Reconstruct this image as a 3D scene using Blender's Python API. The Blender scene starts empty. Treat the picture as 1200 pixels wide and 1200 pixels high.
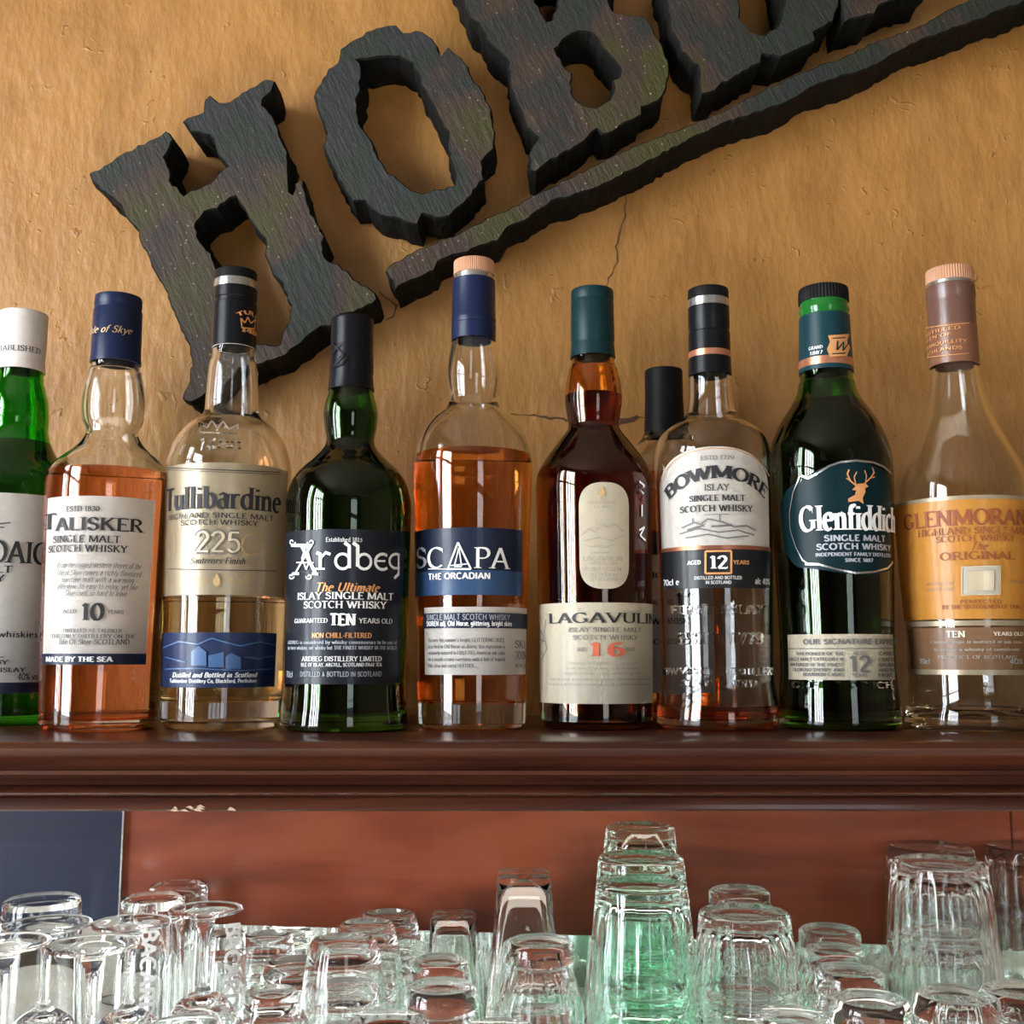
import bpy, bmesh, math, random
from mathutils import Vector, noise
S = bpy.context.scene
COL = S.collection
# ---------------------------------------------------------------- camera
FPX, PITCH, CZ = 1300.0, math.radians(7.5), 1.546
cam = bpy.data.cameras.new('camera'); cam.sensor_width = 36; cam.lens = 36 * FPX / 1200
cam.clip_start = .05
camo = bpy.data.objects.new('camera', cam); COL.objects.link(camo)
camo.location = (0, 0, CZ); camo.rotation_euler = (math.pi / 2 + PITCH, 0, 0)
S.camera = camo
# ---------------------------------------------------------------- world, lights, exposure
S.view_settings.view_transform = 'Standard'; S.view_settings.look = 'None'
S.view_settings.gamma = 1; S.view_settings.use_curve_mapping = False
S.view_settings.exposure = 0.25
w = bpy.data.worlds.new('world'); S.world = w; w.use_nodes = True
w.node_tree.nodes['Background'].inputs[0].default_value = (.75, .85, 1, 1)
w.node_tree.nodes['Background'].inputs[1].default_value = .6
S.cycles.max_bounces = 64; S.cycles.transmission_bounces = 64; S.cycles.glossy_bounces = 20
S.cycles.diffuse_bounces = 4; S.cycles.transparent_max_bounces = 12
S.cycles.sample_clamp_indirect = 12.0; S.cycles.blur_glossy = .6
ROOM = dict(x0=-1.6, x1=2.2, y0=-3.4, y1=.91, z1=2.9)

def window_light(name, loc, rot, sx, sy, power, col):
    l = bpy.data.lights.new(name, 'AREA'); l.shape = 'RECTANGLE'; l.size = sx; l.size_y = sy
    l.energy = power; l.color = col
    o = bpy.data.objects.new(name, l); COL.objects.link(o); o.location = loc; o.rotation_euler = rot
    return o
# daylight through the two tall windows of the left wall, one in the wall behind the camera
WIN_L = [(-.66, .92), (.13, .30)]                       # (centre y, width)
for k, (yc, wd) in enumerate(WIN_L):
    window_light('daylight_left', (-1.67, yc, 1.75), (0, -math.pi / 2, 0), 1.7, wd, 132 * wd, (.86, .93, 1))
window_light('daylight_rear', (1.2, -3.47, 1.75), (-math.pi / 2, 0, math.pi), .9, 1.3, 14, (.86, .93, 1))

# ---------------------------------------------------------------- helpers
def ray(px, py):
    f, r, u = FPX, px - 600, 600 - py
    return Vector((r, f * math.cos(PITCH) - u * math.sin(PITCH), f * math.sin(PITCH) + u * math.cos(PITCH)))
def at(px, py, Y):
    d = ray(px, py); t = Y / d.y
    return Vector((d.x * t, Y, CZ + d.z * t))
def depth(Y, z):
    return Y * math.cos(PITCH) + (z - CZ) * math.sin(PITCH)
def proj_x(X, Y, z):
    return 600 + FPX * X / depth(Y, z)

def link(name, bm, mat, parent=None, smooth=True, ang=35, recalc=True):
    if recalc: bmesh.ops.recalc_face_normals(bm, faces=bm.faces)
    me = bpy.data.meshes.new(name); bm.to_mesh(me); bm.free()
    if mat is not None: me.materials.append(mat)
    if smooth:
        me.shade_smooth(); me.set_sharp_from_angle(angle=math.radians(ang))
    o = bpy.data.objects.new(name, me); COL.objects.link(o)
    if parent is not None: o.parent = parent
    return o
def empty(name, loc, rz=0):
    o = bpy.data.objects.new(name, None); COL.objects.link(o); o.location = loc; o.rotation_euler = (0, 0, rz)
    o.empty_display_size = .02
    return o
def tag(o, label=None, cat=None, group=None, kind=None):
    if label: o['label'] = label
    if cat: o['category'] = cat
    if group: o['group'] = group
    if kind: o['kind'] = kind
    return o
def copy_tree(o, parent=None):
    c = o.copy(); COL.objects.link(c); c.parent = parent
    for ch in list(o.children): copy_tree(ch, c)
    return c
def box(bm, lo, hi, bev=0):
    b2 = bmesh.new(); bmesh.ops.create_cube(b2, size=1)
    for v in b2.verts:
        v.co = Vector([lo[i] + (v.co[i] + .5) * (hi[i] - lo[i]) for i in range(3)])
    if bev: bmesh.ops.bevel(b2, geom=list(b2.edges), offset=bev, segments=2, affect='EDGES', profile=.5)
    t = bpy.data.meshes.new('t'); b2.to_mesh(t); b2.free(); bm.from_mesh(t); bpy.data.meshes.remove(t)
def lathe(bm, prof, n=64, rmod=None, close=False):
    """prof: (r,z) list; r==0 ends become poles."""
    rings = []
    for (r, z) in prof:
        if r < 1e-6: rings.append([bm.verts.new((0, 0, z))])
        else:
            ring = []
            for i in range(n):
                a = 2 * math.pi * i / n
                rr = rmod(r, z, a) if rmod else r
                ring.append(bm.verts.new((rr * math.cos(a), rr * math.sin(a), z)))
            rings.append(ring)
    prs = list(zip(rings, rings[1:]))
    if close: prs.append((rings[-1], rings[0]))
    for A, B in prs:
        if len(A) == 1 and len(B) == 1: continue
        for i in range(n):
            j = (i + 1) % n
            if len(A) == 1: bm.faces.new((A[0], B[i], B[j]))
            elif len(B) == 1: bm.faces.new((A[i], A[j], B[0]))
            else: bm.faces.new((A[i], A[j], B[j], B[i]))
def smooth_prof(pts, sub=4):
    """monotone-ish Catmull-Rom through (r,z) points"""
    out = []
    n = len(pts)
    for i in range(n - 1):
        p0 = pts[max(0, i - 1)]; p1 = pts[i]; p2 = pts[i + 1]; p3 = pts[min(n - 1, i + 2)]
        for k in range(sub):
            t = k / sub
            o = []
            for c in (0, 1):
                a, b, cc, d = p0[c], p1[c], p2[c], p3[c]
                o.append(.5 * ((2 * b) + (-a + cc) * t + (2 * a - 5 * b + 4 * cc - d) * t * t + (-a + 3 * b - 3 * cc + d) * t ** 3))
            out.append(tuple(o))
    out.append(pts[-1])
    return out

# ---------------------------------------------------------------- materials
def mat(name):
    m = bpy.data.materials.new(name); m.use_nodes = True
    return m, m.node_tree, m.node_tree.nodes['Principled BSDF']
def plain(name, col, rough=.5, metal=0, coat=0, spec=.5, bump=0, bscale=200):
    m, nt, b = mat(name)
    b.inputs['Base Color'].default_value = (*col, 1); b.inputs['Roughness'].default_value = rough
    b.inputs['Metallic'].default_value = metal; b.inputs['Coat Weight'].default_value = coat
    b.inputs['Coat Roughness'].default_value = .12; b.inputs['Specular IOR Level'].default_value = spec
    n = nt.nodes.new('ShaderNodeTexNoise'); n.inputs['Scale'].default_value = bscale; n.inputs['Detail'].default_value = 4
    tc = nt.nodes.new('ShaderNodeTexCoord'); nt.links.new(tc.outputs['Object'], n.inputs['Vector'])
    hs = nt.nodes.new('ShaderNodeMixRGB'); hs.blend_type = 'MULTIPLY'; hs.inputs[0].default_value = .18
    hs.inputs[1].default_value = (*col, 1)
    nt.links.new(n.outputs['Fac'], hs.inputs[2]); nt.links.new(hs.outputs[0], b.inputs['Base Color'])
    if bump:
        bp = nt.nodes.new('ShaderNodeBump'); bp.inputs['Strength'].default_value = bump; bp.inputs['Distance'].default_value = .001
        nt.links.new(n.outputs['Fac'], bp.inputs['Height']); nt.links.new(bp.outputs[0], b.inputs['Normal'])
    return m
def glass(name, col, ior=1.5, rough=0.0, wav=0):
    m = bpy.data.materials.new(name); m.use_nodes = True; nt = m.node_tree
    for n in list(nt.nodes):
        if n.type == 'BSDF_PRINCIPLED': nt.nodes.remove(n)
    out = [n for n in nt.nodes if n.type == 'OUTPUT_MATERIAL'][0]
    g = nt.nodes.new('ShaderNodeBsdfRefraction'); g.inputs['Color'].default_value = (*col, 1)
    g.inputs['IOR'].default_value = ior; g.inputs['Roughness'].default_value = rough
    gl = nt.nodes.new('ShaderNodeBsdfGlossy'); gl.inputs['Color'].default_value = (1, 1, 1, 1); gl.inputs['Roughness'].default_value = rough
    fr = nt.nodes.new('ShaderNodeFresnel'); fr.inputs['IOR'].default_value = ior
    mx = nt.nodes.new('ShaderNodeMixShader'); nt.links.new(fr.outputs[0], mx.inputs[0])
    nt.links.new(g.outputs[0], mx.inputs[1]); nt.links.new(gl.outputs[0], mx.inputs[2])
    nt.links.new(mx.outputs[0], out.inputs['Surface'])
    if wav:
        n = nt.nodes.new('ShaderNodeTexNoise'); n.inputs['Scale'].default_value = 45; n.inputs['Detail'].default_value = 1
        tc = nt.nodes.new('ShaderNodeTexCoord'); nt.links.new(tc.outputs['Object'], n.inputs['Vector'])
        bp = nt.nodes.new('ShaderNodeBump'); bp.inputs['Strength'].default_value = wav; bp.inputs['Distance'].default_value = .002
        nt.links.new(n.outputs['Fac'], bp.inputs['Height']); [nt.links.new(bp.outputs[0], q.inputs['Normal']) for q in (g, gl, fr)]
    return m
def ramp(nt, src, stops):
    r = nt.nodes.new('ShaderNodeValToRGB'); e = r.color_ramp.elements
    e[0].position, e[0].color = stops[0][0], (*stops[0][1], 1)
    e[1].position, e[1].color = stops[-1][0], (*stops[-1][1], 1)
    for p, c in stops[1:-1]:
        x = e.new(p); x.color = (*c, 1)
    nt.links.new(src, r.inputs[0]); return r.outputs[0]

def wall_mat():
    m, nt, b = mat('mustard_plaster')
    tc = nt.nodes.new('ShaderNodeTexCoord')
    def noi(scale, det=4, sc=(1, 1, 1), rough=.55):
        mp = nt.nodes.new('ShaderNodeMapping'); mp.inputs['Scale'].default_value = sc
        nt.links.new(tc.outputs['Object'], mp.inputs[0])
        n = nt.nodes.new('ShaderNodeTexNoise'); n.inputs['Scale'].default_value = scale; n.inputs['Detail'].default_value = det
        n.inputs['Roughness'].default_value = rough
        nt.links.new(mp.outputs[0], n.inputs['Vector']); return n.outputs['Fac']
    c = ramp(nt, noi(3.2, 5), [(.3, (.31, .140, .028)), (.52, (.365, .170, .040)), (.72, (.40, .205, .060))])
    c2 = ramp(nt, noi(26, 6, (1, 1, .6)), [(.36, (.80, .76, .70)), (.55, (1, 1, 1))])
    mx = nt.nodes.new('ShaderNodeMixRGB'); mx.blend_type = 'MULTIPLY'; mx.inputs[0].default_value = .8
    nt.links.new(c, mx.inputs[1]); nt.links.new(c2, mx.inputs[2])
    # tiny dark specks and stains
    v = nt.nodes.new('ShaderNodeTexVoronoi'); v.inputs['Scale'].default_value = 34
    dn = nt.nodes.new('ShaderNodeTexNoise'); dn.inputs['Scale'].default_value = 60
    nt.links.new(tc.outputs['Object'], dn.inputs['Vector'])
    dm = nt.nodes.new('ShaderNodeMixRGB'); dm.blend_type = 'LINEAR_LIGHT'; dm.inputs[0].default_value = .03
    nt.links.new(tc.outputs['Object'], dm.inputs[1]); nt.links.new(dn.outputs['Color'], dm.inputs[2])
    nt.links.new(dm.outputs[0], v.inputs['Vector'])
    sp = ramp(nt, v.outputs['Distance'], [(.04, (.5, .33, .2)), (.10, (1, 1, 1))])
    mx2 = nt.nodes.new('ShaderNodeMixRGB'); mx2.blend_type = 'MULTIPLY'; mx2.inputs[0].default_value = .35
    nt.links.new(mx.outputs[0], mx2.inputs[1]); nt.links.new(sp, mx2.inputs[2])
    nt.links.new(mx2.outputs[0], b.inputs['Base Color'])
    b.inputs['Roughness'].default_value = .5; b.inputs['Specular IOR Level'].default_value = .5
    ad = nt.nodes.new('ShaderNodeMath'); ad.operation = 'MULTIPLY_ADD'; ad.inputs[1].default_value = .45
    nt.links.new(noi(110, 6, (1, 1, .45)), ad.inputs[0]); nt.links.new(noi(22, 3, (1, 1, .5)), ad.inputs[2])
    vb = ramp(nt, v.outputs['Distance'], [(.02, (1, 1, 1)), (.16, (0, 0, 0))])
    a2 = nt.nodes.new('ShaderNodeMath'); a2.operation = 'MULTIPLY_ADD'; a2.inputs[1].default_value = .22
    nt.links.new(vb, a2.inputs[0]); nt.links.new(ad.outputs[0], a2.inputs[2])
    bp = nt.nodes.new('ShaderNodeBump'); bp.inputs['Strength'].default_value = .8; bp.inputs['Distance'].default_value = .004
    nt.links.new(a2.outputs[0], bp.inputs['Height']); nt.links.new(bp.outputs[0], b.inputs['Normal'])
    return m
def wood_mat(name, c0, c1, c2, rough=.22, coat=.6, sc=(1.2, 12, 22), scale=4, cr=.1):
    m, nt, b = mat(name); b.inputs['Specular IOR Level'].default_value = .28
    tc = nt.nodes.new('ShaderNodeTexCoord'); mp = nt.nodes.new('ShaderNodeMapping'); mp.inputs['Scale'].default_value = sc
    nt.links.new(tc.outputs['Object'], mp.inputs[0])
    n = nt.nodes.new('ShaderNodeTexNoise'); n.inputs['Scale'].default_value = scale; n.inputs['Detail'].default_value = 8
    n.inputs['Distortion'].default_value = .8
    nt.links.new(mp.outputs[0], n.inputs['Vector'])
    c = ramp(nt, n.outputs['Fac'], [(.3, c0), (.5, c1), (.72, c2)])
    nt.links.new(c, b.inputs['Base Color'])
    b.inputs['Roughness'].default_value = rough; b.inputs['Coat Weight'].default_value = coat; b.inputs['Coat Roughness'].default_value = cr
    bp = nt.nodes.new('ShaderNodeBump'); bp.inputs['Strength'].default_value = .12; bp.inputs['Distance'].default_value = .001
    nt.links.new(n.outputs['Fac'], bp.inputs['Height']); nt.links.new(bp.outputs[0], b.inputs['Normal'])
    return m
def char_mat():
    m, nt, b = mat('charred_wood')
    tc = nt.nodes.new('ShaderNodeTexCoord'); mp = nt.nodes.new('ShaderNodeMapping')
    mp.vector_type = 'TEXTURE'; mp.inputs['Rotation'].default_value = (0, math.radians(-25), 0); mp.inputs['Scale'].default_value = (.09, .09, .40)
    nt.links.new(tc.outputs['Object'], mp.inputs[0])
    n = nt.nodes.new('ShaderNodeTexNoise'); n.inputs['Scale'].default_value = 22; n.inputs['Detail'].default_value = 10; n.inputs['Roughness'].default_value = .65
    nt.links.new(mp.outputs[0], n.inputs['Vector'])
    n2 = nt.nodes.new('ShaderNodeTexNoise'); n2.inputs['Scale'].default_value = 11; n2.inputs['Detail'].default_value = 3
    nt.links.new(tc.outputs['Object'], n2.inputs['Vector'])
    big = ramp(nt, n2.outputs['Fac'], [(.36, (.020, .020, .022)), (.46, (.016, .022, .013)), (.52, (.022, .020, .017)), (.58, (.042, .024, .017)), (.68, (.040, .036, .008))])
    st = ramp(nt, n.outputs['Fac'], [(.62, (0, 0, 0)), (.78, (1, 1, 1))])
    mx = nt.nodes.new('ShaderNodeMixRGB'); nt.links.new(st, mx.inputs[0]); nt.links.new(big, mx.inputs[1]); mx.inputs[2].default_value = (.14, .095, .045, 1)
    v = nt.nodes.new('ShaderNodeTexVoronoi'); v.inputs['Scale'].default_value = 150; nt.links.new(tc.outputs['Object'], v.inputs['Vector'])
    fl = ramp(nt, v.outputs['Distance'], [(.08, (1, 1, 1)), (.13, (0, 0, 0))])
    fm = nt.nodes.new('ShaderNodeMath'); fm.operation = 'MULTIPLY'; nt.links.new(fl, fm.inputs[0])
    n3 = ramp(nt, n2.outputs['Fac'], [(.48, (0, 0, 0)), (.6, (.8, .8, .8))]); nt.links.new(n3, fm.inputs[1])
    mx2 = nt.nodes.new('ShaderNodeMixRGB'); nt.links.new(fm.outputs[0], mx2.inputs[0]); nt.links.new(mx.outputs[0], mx2.inputs[1]); mx2.inputs[2].default_value = (.28, .25, .17, 1)
    nt.links.new(mx2.outputs[0], b.inputs['Base Color'])
    b.inputs['Roughness'].default_value = .55; b.inputs['Specular IOR Level'].default_value = .3
    bp = nt.nodes.new('ShaderNodeBump'); bp.inputs['Strength'].default_value = .6; bp.inputs['Distance'].default_value = .003
    nt.links.new(n.outputs['Fac'], bp.inputs['Height']); nt.links.new(bp.outputs[0], b.inputs['Normal'])
    return m

M = {}
M['wall'] = wall_mat()
M['black_side'] = plain('black_letter_side', (.007, .007, .006), .8, spec=.15, bump=.6, bscale=120)  # side faces of the sign pieces, darker than their fronts
M['char'] = char_mat()
M['wood'] = wood_mat('mahogany_varnish', (.026, .007, .004), (.052, .014, .007), (.080, .024, .011), rough=.30, coat=.28)
M['panel'] = wood_mat('mahogany_panel', (.13, .025, .009), (.22, .043, .014), (.30, .070, .023), rough=.45, coat=.15, sc=(1.5, 10, 7), scale=3, cr=.12)
M['navy_panel'] = wood_mat('navy_panel', (.003, .005, .022), (.004, .008, .030), (.007, .011, .040), rough=.45, coat=.1)
M['bare_wood'] = plain('splintered_wood', (.55, .40, .28), .8)
M['lining'] = plain('cream_lining', (.86, .84, .78), .25, coat=.3)
M['mirror'] = plain('back_mirror', (.90, .90, .87), .03, metal=1)
M['room'] = plain('room_plaster', (.17, .115, .07), .8)
M['room_wood'] = plain('dark_floor', (.10, .06, .035), .5)
M['ceil'] = plain('ceiling_plaster', (.26, .22, .17), .9)
M['frame'] = plain('window_frame', (.55, .52, .47), .5)
M['crack'] = plain('dark_crack', (.10, .045, .02), .9)  # flat dark brown tone of the plaster cracks
M['clear'] = glass('clear_glass', (.985, .99, .985), 1.5)
M['tumbler'] = glass('tumbler_glass', (.975, .985, .98), 1.5, wav=.35)
M['green_tumbler'] = glass('green_tumbler_glass', (.89, .985, .935), 1.5, wav=.35)
M['green'] = glass('green_bottle_glass', (.30, .62, .16), 1.5)
M['dkgreen'] = glass('deep_green_glass', (.30, .56, .14), 1.5)
M['brightgreen'] = glass('bright_green_glass', (.22, .70, .14), 1.5)
M['brown'] = glass('amber_bottle_glass', (.88, .66, .32), 1.5)
M['amber'] = glass('amber_whisky', (.94, .57, .25), 1.36)
M['amber2'] = glass('copper_whisky', (.91, .55, .34), 1.36)
M['straw'] = glass('pale_whisky', (.97, .90, .70), 1.36)
M['dark_liq'] = glass('dark_whisky', (.42, .13, .06), 1.36)
M['green_liq'] = glass('whisky_in_green', (.62, .50, .18), 1.36)
M['white_cap'] = plain('white_foil', (.72, .66, .62), .4)
M['navy_cap'] = plain('navy_foil', (.007, .014, .050), .35, spec=.3)
M['black_cap'] = plain('black_foil', (.006, .006, .008), .32, spec=.2)
M['soft_black'] = plain('matt_black', (.007, .007, .008), .5, spec=.15)
M['teal_cap'] = plain('dark_teal_foil', (.005, .026, .030), .38, spec=.2)
M['green_ring'] = plain('green_glass_ring', (.012, .13, .02), .12)
M['silver'] = plain('silver_foil', (.62, .62, .60), .25, metal=.9)
M['copper'] = plain('copper_foil', (.70, .30, .17), .3, metal=.7)
M['cork_wood'] = plain('peach_stopper', (.50, .25, .14), .5)
M['mauve'] = plain('mauve_foil', (.13, .062, .046), .32, coat=.2)
M['mauve2'] = plain('copper_brown_foil', (.20, .085, .045), .35, coat=.15)
M['paper'] = plain('white_paper', (.88, .83, .77), .45, coat=.25)
M['cream'] = plain('cream_paper', (.86, .76, .58), .45, coat=.25)
M['gold_paper'] = plain('gold_paper', (.66, .55, .38), .33, metal=.35, coat=.3)
M['navy_paper'] = plain('navy_paper', (.018, .030, .075), .4, coat=.3)
M['blue_paper'] = plain('steel_blue_paper', (.055, .13, .30), .4, coat=.3)
M['pic_blue'] = plain('picture_blue_paper', (.035, .06, .17), .4, coat=.3)
M['ardbeg_paper'] = plain('charcoal_paper', (.014, .018, .032), .4, coat=.3)
M['black_paper'] = plain('black_paper', (.018, .019, .022), .4, coat=.3)
M['teal_paper'] = plain('teal_paper', (.005, .034, .044), .38, spec=.3)
M['orange_paper'] = plain('orange_paper', (.85, .40, .07), .4, coat=.3)
M['bronze_paper'] = plain('bronze_paper', (.36, .19, .095), .4, coat=.3)
M['grey_paper'] = plain('grey_paper', (.74, .75, .76), .45, coat=.2)
M['ink'] = plain('dark_ink', (.010, .010, .014), .6)
M['grey_ink'] = plain('grey_ink', (.13, .12, .12), .6)
M['faint_ink'] = plain('faint_ink', (.42, .38, .31), .6)
M['white_ink'] = plain('white_ink', (.80, .80, .80), .5)
M['dim_ink'] = plain('dim_white_ink', (.38, .40, .46), .5)
M['gold_ink'] = plain('gold_ink', (.62, .42, .20), .4, metal=.3)
M['copper_ink'] = plain('copper_ink', (.70, .32, .12), .4, metal=.2)
M['red_ink'] = plain('red_ink', (.62, .12, .06), .6)
M['maroon_ink'] = plain('maroon_ink', (.26, .06, .02), .6)
M['navy_ink'] = plain('navy_ink', (.03, .05, .12), .6)
M['etch'] = plain('etched_white', (.80, .80, .80), .7)
# ---------------------------------------------------------------- drawn alphabet (strokes with a broad-nib contrast)
def arc(cx, cy, rx, ry, a0, a1, n=8):
    return [(cx + rx * math.cos(math.radians(a0 + (a1 - a0) * i / n)), cy + ry * math.sin(math.radians(a0 + (a1 - a0) * i / n))) for i in range(n + 1)]
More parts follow.
